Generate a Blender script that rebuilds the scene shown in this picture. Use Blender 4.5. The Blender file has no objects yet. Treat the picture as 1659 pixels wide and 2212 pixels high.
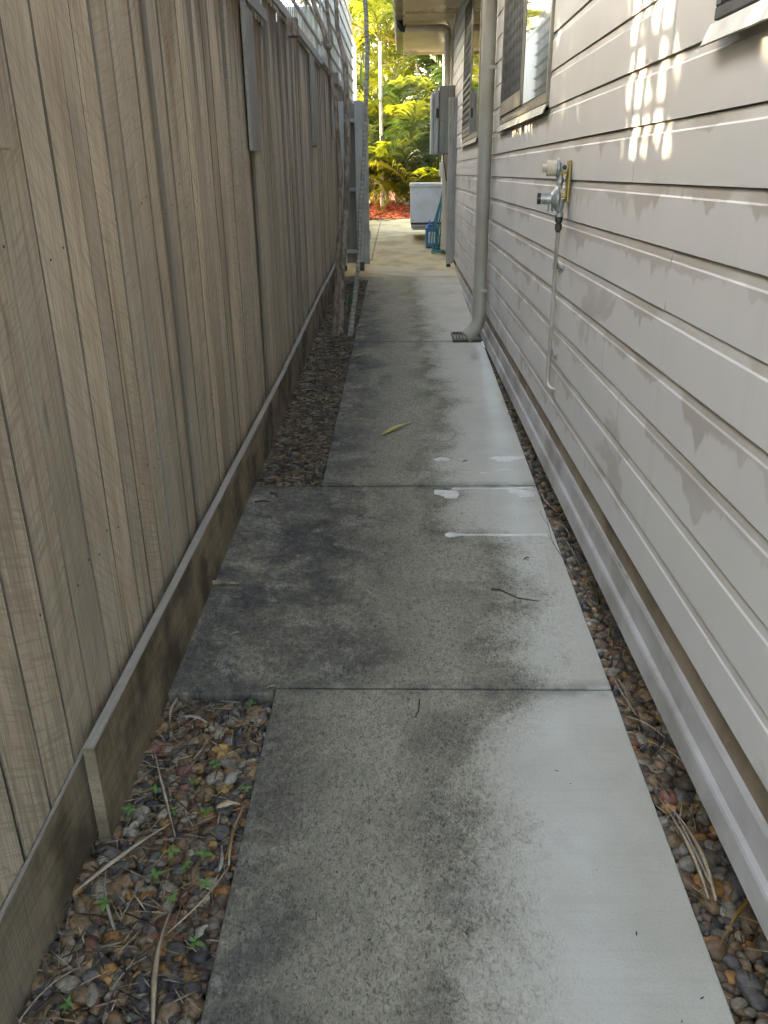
import bpy, bmesh, math, random
import numpy as np
from mathutils import Vector, Matrix, noise as mnoise

R = math.radians
scene = bpy.context.scene
rnd = random.Random(7)

# ------------------------------------------------------------------ camera
H = 1.5
F, CX, CY = 1735.0, 829.5, 1106.0
v = Vector(((870 - CX) / F, -(372 - CY) / F, -1.0)).normalized()
xc = Vector((-v.z, 0, v.x)).normalized()
zc = xc.cross(v)
cd = bpy.data.cameras.new('camera')
cam = bpy.data.objects.new('camera', cd)
scene.collection.objects.link(cam)
M = Matrix((xc, v, zc)).to_4x4()
M.translation = Vector((0, 0, H))
cam.matrix_world = M
cd.sensor_fit = 'VERTICAL'
cd.sensor_height = 24.0
cd.lens = F / 2212.0 * 24.0
cd.clip_start = 0.02
cd.clip_end = 2000
scene.camera = cam

# ------------------------------------------------------------------ light
SUNV = Vector((1.0, -0.6, -0.575)).normalized()      # the way the sunlight travels
world = bpy.data.worlds.new('World')
scene.world = world
world.use_nodes = True
wn = world.node_tree
sky = wn.nodes.new('ShaderNodeTexSky')
sky.sky_type = 'NISHITA'
sky.sun_disc = False
sky.sun_elevation = math.asin(-SUNV.z)
sky.sun_rotation = math.atan2(-SUNV.x, -SUNV.y)
sky.air_density = 1.0
sky.dust_density = 2.5
sky.ozone_density = 1.0
bg = wn.nodes['Background']
wn.links.new(sky.outputs[0], bg.inputs[0])
bg.inputs[1].default_value = 0.15
sd = bpy.data.lights.new('sun', 'SUN')
sd.energy = 2.0
sd.angle = R(0.9)
sd.color = (1.0, 0.90, 0.74)
sun = bpy.data.objects.new('sun', sd)
sun.rotation_euler = SUNV.to_track_quat('-Z', 'Y').to_euler()
sun.location = (-6, 4, 9)
scene.collection.objects.link(sun)
vs = scene.view_settings
vs.view_transform = 'Standard'
vs.look = 'None'
vs.exposure = 4.08
vs.gamma = 1.0
vs.use_curve_mapping = False
vs.use_white_balance = True                          # camera set for open shade
vs.white_balance_temperature = 8200
vs.white_balance_tint = 8.5
scene.render.engine = 'CYCLES'
cy = scene.cycles
cy.use_denoising = True
cy.max_bounces = 6
cy.diffuse_bounces = 4
cy.adaptive_threshold = 0.02
cy.caustics_reflective = False
cy.caustics_refractive = False
cy.sample_clamp_indirect = 8.0

COL = scene.collection
SL = 0.047                                           # the path climbs away from the camera


def gz(y):
    return SL * min(y, 18.0)


# ------------------------------------------------------------------ mesh helpers
class MB:
    def __init__(s):
        s.v = []
        s.f = []
        s.sm = []

    def add(s, vs_, fs, smooth=False):
        o = len(s.v)
        s.v += [tuple(p) for p in vs_]
        s.f += [tuple(i + o for i in f) for f in fs]
        s.sm += [smooth] * len(fs)
        return s

    def box(s, x0, x1, y0, y1, z0, z1, sl=0.0):
        vs_ = [(x, y, z + sl * y) for z in (z0, z1) for y in (y0, y1) for x in (x0, x1)]
        return s.add(vs_, [(0, 2, 3, 1), (4, 5, 7, 6), (0, 1, 5, 4), (2, 6, 7, 3), (0, 4, 6, 2), (1, 3, 7, 5)])

    def prism(s, prof, y0, y1):                      # closed profile (x, z) swept along y
        n = len(prof)
        vs_ = [(x, y0, z) for x, z in prof] + [(x, y1, z) for x, z in prof]
        fs = [(i, (i + 1) % n, n + (i + 1) % n, n + i) for i in range(n)]
        fs += [tuple(reversed(range(n))), tuple(range(n, 2 * n))]
        return s.add(vs_, fs)

    def tube(s, pts, rad, n=10, cap=True, smooth=True):
        pts = [Vector(p) for p in pts]
        if not hasattr(rad, '__len__'):
            rad = [rad] * len(pts)
        vs_ = []
        prev = None
        for i, p in enumerate(pts):
            d = (pts[min(i + 1, len(pts) - 1)] - pts[max(i - 1, 0)])
            d = d.normalized() if d.length > 1e-9 else Vector((0, 0, 1))
            if prev is None:
                a = Vector((1, 0, 0)) if abs(d.x) < 0.8 else Vector((0, 1, 0))
                u = d.cross(a).normalized()
            else:
                u = prev - d * prev.dot(d)
                u = u.normalized() if u.length > 1e-6 else d.orthogonal().normalized()
            prev = u
            w = d.cross(u)
            for k in range(n):
                t = 2 * math.pi * k / n
                vs_.append(p + (u * math.cos(t) + w * math.sin(t)) * rad[i])
        fs = []
        for i in range(len(pts) - 1):
            for k in range(n):
                k2 = (k + 1) % n
                fs.append((i * n + k, i * n + k2, (i + 1) * n + k2, (i + 1) * n + k))
        s.add(vs_, fs, smooth)
        if cap:
            s.add(vs_[:n], [tuple(reversed(range(n)))])
            s.add(vs_[-n:], [tuple(range(n))])
        return s

    def lathe(s, prof, org, axis, n=20, smooth=True):   # prof: (distance along axis, radius)
        org, axis = Vector(org), Vector(axis).normalized()
        pts = []
        rr = []
        for h, r in prof:
            pts.append(org + axis * h)
            rr.append(max(r, 1e-4))
        u = axis.orthogonal().normalized()
        w = axis.cross(u)
        for i in range(len(pts) - 1):                   # every band with its own vertices: crisp steps
            vs_ = []
            for j in (i, i + 1):
                for k in range(n):
                    t = 2 * math.pi * k / n
                    vs_.append(pts[j] + (u * math.cos(t) + w * math.sin(t)) * rr[j])
            s.add(vs_, [(k, (k + 1) % n, n + (k + 1) % n, n + k) for k in range(n)], smooth)
        return s

    def mesh(s, name, org=(0, 0, 0)):
        me = bpy.data.meshes.new(name)
        ox, oy, oz = org
        me.from_pydata([(a - ox, b - oy, c - oz) for a, b, c in s.v], [], s.f)
        me.polygons.foreach_set('use_smooth', s.sm)
        me.update()
        return me

    def build(s, name, mat, parent=None, bevel=0.0, seg=1, org=None):
        a = np.array(s.v)
        c = (a.min(0) + a.max(0)) / 2
        if org is None:
            org = (c[0], c[1], a[:, 2].min())
        me = s.mesh(name, org)
        if bevel:
            bm = bmesh.new()
            bm.from_mesh(me)
            bmesh.ops.bevel(bm, geom=list(bm.edges), offset=bevel, segments=seg, profile=0.5, affect='EDGES', clamp_overlap=True)
            bm.to_mesh(me)
            bm.free()
        return link(name, me, mat, parent, org)


def wloc(o):
    p = Vector(o.location)
    while o.parent:
        o = o.parent
        p += Vector(o.location)
    return p


def link(name, me, mat, parent=None, loc=(0, 0, 0), rot=None, scale=None):
    o = bpy.data.objects.new(name, me)
    COL.objects.link(o)
    if mat and not me.materials:
        me.materials.append(mat)
    loc = Vector(loc)
    if parent:
        o.parent = parent
        loc = loc - wloc(parent)
    o.location = loc
    if rot is not None:
        o.rotation_euler = rot
    if scale is not None:
        o.scale = scale
    return o


def tag(o, label=None, cat=None, group=None, kind=None):
    for k, val in (('label', label), ('category', cat), ('group', group), ('kind', kind)):
        if val:
            o[k] = val
    return o


def thing(name, label, cat, loc=(0, 0, 0), group=None):
    o = bpy.data.objects.new(name, None)
    o.empty_display_size = 0.1
    COL.objects.link(o)
    o.location = loc
    return tag(o, label, cat, group)


# ------------------------------------------------------------------ node helpers
class G:
    def __init__(s, name):
        s.m = bpy.data.materials.new(name)
        s.m.use_nodes = True
        s.nt = s.m.node_tree
        s.p = s.nt.nodes['Principled BSDF']
        s.out = s.nt.nodes['Material Output']
        s._pos = None

    def n(s, t, **k):
        d = s.nt.nodes.new(t)
        for a, b in k.items():
            setattr(d, a, b)
        return d

    def put(s, sock, val):
        if val is None:
            return
        if isinstance(val, bpy.types.NodeSocket):
            s.nt.links.new(val, sock)
        elif isinstance(val, (tuple, list)) and len(val) == 3 and len(sock.default_value) == 4:
            sock.default_value = (*val, 1)
        else:
            sock.default_value = val

    def math(s, op, a, b=None, c=None, clamp=False):
        d = s.n('ShaderNodeMath', operation=op, use_clamp=clamp)
        for i, x in enumerate((a, b, c)):
            s.put(d.inputs[i], x)
        return d.outputs[0]

    def mix(s, f, a, b, bt='MIX'):
        d = s.n('ShaderNodeMix', data_type='RGBA', blend_type=bt)
        s.put(d.inputs[0], f)
        s.put(d.inputs[6], a)
        s.put(d.inputs[7], b)
        return d.outputs[2]

    def pos(s):
        if s._pos is None:
            g = s.n('ShaderNodeNewGeometry')
            sp = s.n('ShaderNodeSeparateXYZ')
            s.nt.links.new(g.outputs['Position'], sp.inputs[0])
            s._pos = (g.outputs['Position'], sp.outputs[0], sp.outputs[1], sp.outputs[2])
        return s._pos

    def rand(s):
        return s.n('ShaderNodeObjectInfo').outputs['Random']

    def comb(s, x, y, z):
        d = s.n('ShaderNodeCombineXYZ')
        for i, q in enumerate((x, y, z)):
            s.put(d.inputs[i], q)
        return d.outputs[0]

    def scaled(s, sx, sy, sz, off=None):
        p, x, y, z = s.pos()
        f = lambda q, k: s.math('MULTIPLY', q, k)
        if off is None:
            return s.comb(f(x, sx), f(y, sy), f(z, sz))
        return s.comb(s.math('ADD', f(x, sx), off), s.math('ADD', f(y, sy), off), s.math('ADD', f(z, sz), off))

    def noise(s, vec=None, scale=5.0, detail=4.0, rough=0.55, dist=0.0):
        d = s.n('ShaderNodeTexNoise')
        s.put(d.inputs['Vector'], vec if vec is not None else s.pos()[0])
        s.put(d.inputs['Scale'], scale)
        s.put(d.inputs['Detail'], detail)
        s.put(d.inputs['Roughness'], rough)
        s.put(d.inputs['Distortion'], dist)
        return d.outputs[0]

    def voro(s, vec, scale, feature='F1', out=0):
        d = s.n('ShaderNodeTexVoronoi', feature=feature)
        s.put(d.inputs['Vector'], vec)
        s.put(d.inputs['Scale'], scale)
        return d.outputs[out]

    def ramp(s, f, stops, interp='LINEAR'):
        d = s.n('ShaderNodeValToRGB')
        cr = d.color_ramp
        cr.interpolation = interp
        while len(cr.elements) < len(stops):
            cr.elements.new(0.5)
        for e, (p, c) in zip(cr.elements, stops):
            e.position = p
            e.color = (*c, 1) if hasattr(c, '__len__') else (c, c, c, 1)
        s.put(d.inputs[0], f)
        return d.outputs[0]

    def mr(s, val, a, b, c=0.0, d_=1.0, smooth=True):
        d = s.n('ShaderNodeMapRange', interpolation_type='SMOOTHSTEP' if smooth else 'LINEAR')
        for i, q in enumerate((val, a, b, c, d_)):
            s.put(d.inputs[i], q)
        return d.outputs[0]

    def curve(s, val, pts):                             # piecewise curve in the unit square
        d = s.n('ShaderNodeFloatCurve')
        c = d.mapping.curves[0]
        while len(c.points) < len(pts):
            c.points.new(0.5, 0.5)
        for q, (x, y) in zip(c.points, pts):
            q.location = (x, y)
            q.handle_type = 'AUTO_CLAMPED'
        d.mapping.update()
        s.put(d.inputs['Value'], val)
        return d.outputs[0]

    def bump(s, h, strength=0.3, dist=0.01, prev=None):
        d = s.n('ShaderNodeBump')
        s.put(d.inputs['Height'], h)
        d.inputs['Strength'].default_value = strength
        d.inputs['Distance'].default_value = dist
        if prev is not None:
            s.put(d.inputs['Normal'], prev)
        return d.outputs[0]

    def fin(s, color=None, rough=None, normal=None, metal=None, spec=None, **kw):
        for k, val in (('Base Color', color), ('Roughness', rough), ('Normal', normal), ('Metallic', metal), ('Specular IOR Level', spec)):
            if val is not None:
                s.put(s.p.inputs[k], val)
        return s.m


def paint(name, col, rough=0.5, var=0.12, dirt=0.25, metal=0.0, spec=0.5, bump=0.03, scale=6.0):
    g = G(name)
    a = g.noise(None, scale, 5, 0.6)
    b = g.noise(None, scale * 14, 3, 0.6)
    dark = tuple(c * (1 - dirt) for c in col)
    dk = tuple(c * f for c, f in zip(dark, (1.0, 0.95, 0.86)))
    c1 = g.mix(g.mr(a, 0.35, 0.75), col, dk)
    c1 = g.mix(g.math('MULTIPLY', b, var), c1, tuple(c * 0.6 for c in col))
    rr = g.mr(a, 0.2, 0.8, max(rough - 0.1, 0.05), min(rough + 0.12, 1))
    return g.fin(c1, rr, g.bump(b, bump, 0.004), metal, spec)


# ------------------------------------------------------------------ materials
def m_concrete(name='weathered concrete'):
    g = G(name)
    p, x, y, z = g.pos()
    flat = g.comb(x, y, 0.0)
    yn = g.math('DIVIDE', y, 12.0, clamp=True)
    # edge of the clean strip on the house side (x = value - 0.5) for y/12
    e1 = g.curve(yn, [(0, .74), (.083, .75), (.125, .755), (.15, .80), (.163, .97), (.17, 1.0), (.19, .985), (.225, 1.0), (.245, .97), (.262, .80), (.285, .82), (.293, .77),
                      (.33, .80), (.40, .88), (.5, .83), (.53, .84), (.57, .81), (.70, .77), (.76, .72), (.80, .2), (1, .1)])
    # edge of the black lichen beside the gravel
    e2 = g.curve(yn, [(0, .30), (.10, .27), (.15, .20), (.163, .18), (.17, .42), (.21, .44), (.25, .43), (.285, .38), (.30, .30), (.38, .34), (.5, .36), (.60, .30), (.7, .20), (.76, .1), (.80, .0), (1, .0)])
    big = g.noise(flat, 2.6, 3, 0.55)
    mid = g.noise(flat, 9.0, 4, 0.6)
    wob = g.math('ADD', g.math('MULTIPLY', g.math('SUBTRACT', big, .5), .42), g.math('MULTIPLY', g.math('SUBTRACT', mid, .5), .16))
    xs = g.math('ADD', g.math('ADD', x, .5), wob)
    wig = g.noise(g.scaled(1, .55, 1), 120, 2, 0.6, 1.6)
    sp1 = g.noise(flat, 190, 2, 0.7)
    sp2 = g.noise(flat, 48, 3, 0.7, .6)
    sp3 = g.noise(flat, 34, 3, 0.7, .8)
    speck = g.math('ADD', g.math('MULTIPLY', wig, .5), g.math('ADD', g.math('MULTIPLY', sp1, .25), g.math('MULTIPLY', sp2, .25)))
    mould = g.math('SUBTRACT', 1.0, g.mr(g.math('SUBTRACT', g.math('ADD', xs, g.math('MULTIPLY', g.math('SUBTRACT', speck, .5), .25)), e1), -.20, .12))
    pat = g.noise(flat, 4.6, 4, .62, .6)
    rim = g.math('MULTIPLY', mould, g.mr(g.math('SUBTRACT', xs, e1), -.30, -.03))
    black = g.math('SUBTRACT', 1.0, g.mr(g.math('SUBTRACT', g.math('ADD', xs, g.math('MULTIPLY', g.math('SUBTRACT', pat, .5), .55)), e2), -.20, .20))
    clean = g.mix(g.mr(big, .3, .75), (.51, .485, .42), (.425, .40, .335))
    clean = g.mix(g.math('MULTIPLY', g.mr(mid, .5, .72), .3), clean, (.36, .34, .29))
    clean = g.mix(g.math('MULTIPLY', g.mr(sp1, .50, .72), .38), clean, (.29, .275, .24))
    clean = g.mix(g.math('MULTIPLY', g.mr(g.noise(g.scaled(3.5, 60, 1), 1.0, 3, .6), .5, .7), .16), clean, (.33, .315, .275))
    # broad soft tone of the growth, from clean to black, then a fine speckle on it
    half = lambda q, k: g.math('MULTIPLY', g.math('SUBTRACT', q, .5), k)
    pat2 = g.noise(flat, 3.3, 4, .62, .7)
    tm = g.math('MULTIPLY', mould, g.math('ADD', .38, g.math('ADD', half(pat, .32), half(big, .24))))
    tm = g.math('ADD', tm, g.math('MULTIPLY', g.math('MULTIPLY', rim, .26), g.mr(pat, .36, .60)))
    tb = g.math('MULTIPLY', black, g.math('ADD', .24, g.math('ADD', half(pat2, 1.0), g.math('ADD', half(sp3, .55), half(sp2, .5)))))
    tone = g.math('ADD', tm, g.math('MAXIMUM', tb, 0.0), clamp=True)
    grown = g.ramp(tone, [(.0, (.49, .46, .395)), (.20, (.37, .34, .27)), (.38, (.255, .23, .175)), (.56, (.14, .127, .100)), (.74, (.072, .068, .064)), (.95, (.034, .033, .035))])
    k = g.mr(speck, .36, .62, .55, 1.35, False)
    grown = g.mix(1.0, grown, g.comb(k, k, k), 'MULTIPLY')
    grown = g.mix(g.math('MULTIPLY', g.mr(wig, .44, .36), .38), grown, (.05, .046, .040))
    worn = g.math('MULTIPLY', g.mr(g.noise(flat, 6.5, 5, .72, .6), .53, .66), g.math('MULTIPLY', black, g.mr(speck, .42, .54)))
    grown = g.mix(g.math('MULTIPLY', worn, .6), grown, (.33, .305, .255))
    col = g.mix(mould, clean, grown)
    # moss
    moss = g.math('MULTIPLY', g.mr(g.noise(flat, 4.1, 4, .6), .60, .70), g.mr(sp2, .35, .6))
    moss = g.math('MULTIPLY', moss, g.math('MULTIPLY', mould, .38))
    col = g.mix(moss, col, (.11, .14, .065))
    # grime along the joints
    for jy in (1.986, 3.474, 6.236, 9.205, 10.435):
        dj = g.math('ABSOLUTE', g.math('SUBTRACT', y, jy))
        k = g.math('MULTIPLY', g.mr(dj, 0.0, .06, 1.0, 0.0), g.mr(mid, .35, .62))
        col = g.mix(g.math('MULTIPLY', k, .55), col, (.075, .07, .062))
    sand_glow = g.math('ADD', g.math('MULTIPLY', g.mr(y, 8.9, 10.2), .62), g.math('MULTIPLY', g.mr(y, 6.2, 9.2), g.mr(pat, .40, .62, .05, .32)))  # sandy stain of the far slabs plus painted warm light from the palms
    col = g.mix(sand_glow, col, g.mix(g.mr(big, .42, .66), (.60, .475, .25), (.40, .29, .145)))
    h = g.math('ADD', g.math('MULTIPLY', wig, .6), g.math('MULTIPLY', sp1, .4))
    return g.fin(col, g.mr(mould, 0, 1, .85, .93), g.bump(h, .35, .004), spec=.2)


def m_wood(name, tones, stain=True, grey=0.0, bottom_damp=False, along='z'):
    g = G(name)
    p, x, y, z = g.pos()
    r = g.math('MULTIPLY', g.rand(), 57.0)
    if along == 'z':
        vg = g.comb(g.math('ADD', g.math('MULTIPLY', x, 40), r), g.math('ADD', g.math('MULTIPLY', y, 62), r), g.math('MULTIPLY', z, 1.6))
        vs2 = g.comb(r, g.math('ADD', g.math('MULTIPLY', y, 9), r), g.math('ADD', g.math('MULTIPLY', z, 120), g.math('MULTIPLY', g.math('MULTIPLY', y, g.math('SUBTRACT', g.rand(), .5)), 260)))
        vk = g.comb(r, g.math('ADD', g.math('MULTIPLY', y, 7), r), g.math('ADD', g.math('MULTIPLY', z, 1.5), r))
    else:
        vg = g.comb(g.math('ADD', g.math('MULTIPLY', x, 40), r), g.math('MULTIPLY', y, 1.6), g.math('ADD', g.math('MULTIPLY', z, 62), r))
        vs2 = g.comb(r, g.math('MULTIPLY', y, 120), g.math('ADD', g.math('MULTIPLY', z, 9), r))
        vk = g.comb(r, g.math('ADD', g.math('MULTIPLY', y, 1.5), r), g.math('MULTIPLY', z, 7))
    grain = g.noise(vg, 1.0, 4, .62, .9)
    fine = g.noise(vg, 3.1, 3, .6)
    saw = g.noise(vs2, 1.0, 3, .55, .4)
    knot = g.voro(vk, 1.0)
    blot = g.noise(g.scaled(1, 3.0, .8, r), 1.6, 4, .6)
    a, b, c = tones
    col = g.ramp(grain, [(.30, c), (.43, a), (.57, b), (.68, a)])
    col = g.mix(g.math('MULTIPLY', g.mr(fine, .48, .70), .62), col, tuple(q * .55 for q in c))
    col = g.mix(g.math('MULTIPLY', g.mr(saw, .51, .63), .62), col, tuple(q * .62 for q in a))
    col = g.mix(g.math('MULTIPLY', g.mr(saw, .46, .30), .22), col, tuple(min(q * 1.25, .7) for q in b))
    kn = g.mr(knot, .02, .085, 1.0, 0.0)
    col = g.mix(g.math('MULTIPLY', kn, .8), col, (.06, .04, .028))
    col = g.mix(g.math('MULTIPLY', g.mr(blot, .42, .72), .5), col, tuple(q * .66 for q in c))
    lum = g.math('ADD', .74, g.math('MULTIPLY', g.rand(), .42))
    col = g.mix(1.0, col, g.comb(lum, lum, lum), 'MULTIPLY')
    col = g.mix(g.math('ADD', .24 + grey * .5, g.math('MULTIPLY', g.math('FRACT', g.math('MULTIPLY', g.rand(), 7.31)), .28 + grey * .5)), col, (.345, .315, .28))
    if stain:                                          # water marks running down from the trellis rail
        n1 = g.noise(g.comb(r, g.math('MULTIPLY', y, 6), 0.0), 1.0, 4, .6)
        ln = g.math('ADD', .12, g.math('MULTIPLY', g.mr(n1, .38, .70), 1.0))
        dz = g.math('SUBTRACT', g.mr(y, 4.88, 4.92, 2.27, 2.41), z)
        k = g.mr(g.math('DIVIDE', dz, ln), .35, 1.0, 1.0, 0.0)
        k = g.math('MULTIPLY', k, g.mr(fine, .3, .6, .35, 1.0))
        k = g.math('MULTIPLY', k, g.mr(y, 1.2, 4.0, .25, 1.0))
        col = g.mix(g.math('MULTIPLY', k, .8), col, g.mix(g.mr(blot, .4, .6), (.035, .028, .022), (.22, .115, .045)))
    if bottom_damp:
        nn = g.noise(g.scaled(1, 5, 5), 1.0, 5, .6)
        k = g.mr(nn, .40, .66)
        col = g.mix(g.math('MULTIPLY', k, .75), col, (.040, .033, .022))
        col = g.mix(g.math('MULTIPLY', g.mr(g.noise(g.scaled(1, 2.2, 2.2), 1.0, 4, .6), .52, .7), .35), col, (.085, .075, .035))
    h = g.math('ADD', g.math('MULTIPLY', saw, .5), g.math('MULTIPLY', fine, .5))
    return g.fin(col, .88, g.bump(h, .85, .005), spec=.2)


BZ, BP = 1.47, 0.1335                                   # a groove's height and the board pitch


def m_cladding():
    g = G('painted weatherboard')
    p, x, y, z = g.pos()
    t = g.math('DIVIDE', g.math('SUBTRACT', z, BZ), BP)
    row = g.math('FLOOR', t)
    d = g.math('SUBTRACT', 1.0, g.math('FRACT', t))    # 0 at the top edge of a board, 1 at its foot
    rk = g.math('MULTIPLY', row, 13.37)
    wide = g.noise(g.comb(g.math('MULTIPLY', y, 1.6), rk, 0.0), 1.0, 2, .5)
    n1 = g.noise(g.comb(g.math('MULTIPLY', y, 5.5), rk, 4.0), 1.0, 2, .5)
    n2 = g.noise(g.comb(g.math('MULTIPLY', y, 20), rk, 9.0), 1.0, 1, .5)
    drip = g.math('ADD', g.math('MULTIPLY', g.mr(n1, .50, .80), .85), g.math('MULTIPLY', g.mr(n2, .52, .85), .35))
    ln = g.math('MULTIPLY', g.mr(wide, .40, .58), g.math('ADD', .30, drip))
    ln = g.math('MULTIPLY', ln, g.mr(z, 1.95, 1.5, .25, 1.0))
    soft = g.noise(g.scaled(1, 2.3, 5), 1.0, 2, .5)
    edge = g.math('ADD', g.math('SUBTRACT', ln, d), g.math('MULTIPLY', g.math('SUBTRACT', g.noise(g.scaled(1, 40, 40), 1.0, 4, .65), .5), .14))
    st = g.mr(edge, g.mr(soft, .40, .72, -.015, -.16), .03)
    st = g.math('MULTIPLY', st, g.mr(ln, .05, .2))
    st = g.math('MULTIPLY', st, g.mr(g.noise(g.scaled(1, 1.1, 2.6), 1.0, 3, .6), .36, .60, .25, 1.0))
    # broad damp patches that ignore the boards
    pat = g.noise(g.scaled(1, 1.9, 3.1), 1.0, 4, .55, .4)
    st = g.math('MAXIMUM', st, g.math('MULTIPLY', g.mr(pat, .60, .66), g.mr(z, 1.45, 1.1, 0.0, .75)))
    tone = g.noise(None, 1.7, 4, .55)
    fine = g.noise(None, 160, 2, .6)
    base = g.mix(g.mr(tone, .3, .7), (.575, .56, .525), (.535, .525, .50))
    base = g.mix(g.math('MULTIPLY', g.mr(g.noise(g.scaled(1, 9, 1.2), 1.0, 4, .6), .55, .75), .22), base, (.42, .385, .33))
    col = g.mix(g.math('MULTIPLY', st, .85), base, (.365, .33, .285))
    # brown dust on the chamfer under each groove, deepened to paint in its shade
    ch = g.math('MULTIPLY', g.mr(d, .175, .160), g.mr(g.noise(g.scaled(1, 3.5, 1), 1.0, 3, .6), .35, .62, .45, 1.0))
    col = g.mix(g.math('MULTIPLY', ch, .6), col, (.32, .28, .22))
    dot = g.voro(g.scaled(1, 1, 1), 9.0)
    col = g.mix(g.math('MULTIPLY', g.mr(dot, .0, .035, 1.0, 0.0), .7), col, (.16, .14, .11))
    return g.fin(col, g.mr(tone, .3, .7, .42, .52), g.bump(fine, .05, .002), spec=.4)


def m_bark(name, a, b, c, sc=1.0, rings=False):
    g = G(name)
    p, x, y, z = g.pos()
    q = g.noise(g.scaled(1, 1, .45), 26 * sc, 5, .65, .5)
    q2 = g.noise(g.scaled(1, 1, .3), 80 * sc, 4, .6)
    col = g.ramp(q, [(.30, c), (.46, a), (.56, b), (.72, a)])
    col = g.mix(g.math('MULTIPLY', g.mr(q2, .5, .7), .5), col, tuple(k * .5 for k in c))
    h = g.math('ADD', q, g.math('MULTIPLY', q2, .5))
    if rings:
        w = g.math('SINE', g.math('ADD', g.math('MULTIPLY', z, 190), g.math('MULTIPLY', q, 5)))
        k = g.mr(w, .55, .95)
        col = g.mix(g.math('MULTIPLY', k, .6), col, tuple(v_ * .7 for v_ in c))
        h = g.math('SUBTRACT', h, g.math('MULTIPLY', k, .6))
    return g.fin(col, .9, g.bump(h, .6, .006), spec=.2)


def m_leaf(name, a, b, dead, trans=.5, deadness=.0):
    g = G(name)
    r = g.rand()
    q = g.noise(None, 2.3, 3, .6)
    q2 = g.noise(None, 30, 2, .6)
    col = g.mix(g.mr(q, .3, .7), a, b)
    col = g.mix(g.mr(r, .9 - deadness, 1.0), col, dead)
    col = g.mix(g.math('MULTIPLY', g.mr(q2, .55, .75), .5), col, tuple(k * .6 for k in a))
    g.fin(col, .42, spec=.45)
    tr = g.n('ShaderNodeBsdfTranslucent')
    g.put(tr.inputs[0], g.mix(.5, col, tuple(min(k * 1.9, .8) for k in b)))
    mx = g.n('ShaderNodeMixShader')
    mx.inputs[0].default_value = trans
    g.nt.links.new(g.p.outputs[0], mx.inputs[1])
    g.nt.links.new(tr.outputs[0], mx.inputs[2])
    g.nt.links.new(mx.outputs[0], g.out.inputs[0])
    return g.m


def m_attr(name, rough, spec=.5, var=.5, scale=90):      # colour of each pebble or chip from its own attribute
    g = G(name)
    at = g.n('ShaderNodeAttribute', attribute_name='tint')
    q = g.noise(None, scale, 4, .65)
    q2 = g.noise(None, scale * 4, 2, .6)
    k = g.mr(q, .3, .7, 1 - var, 1 + var * .35)
    col = g.mix(1.0, at.outputs['Color'], g.comb(k, k, k), 'MULTIPLY')
    return g.fin(col, g.mr(q, .3, .7, rough - .12, rough + .15), g.bump(q2, .25, .003), spec=spec)


def m_glass(name):
    g = G(name)
    q = g.noise(g.scaled(1, .7, .7), 1.0, 2, .5)
    g.fin((.012, .014, .014), .03, g.bump(q, .02, .02), spec=.9)
    g.p.inputs['IOR'].default_value = 1.75
    return g.m


def m_soil(name, a, b, sc=20):
    g = G(name)
    q = g.noise(None, sc, 6, .7)
    return g.fin(g.mix(q, a, b), .95, g.bump(q, .8, .02), spec=.15)


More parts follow.
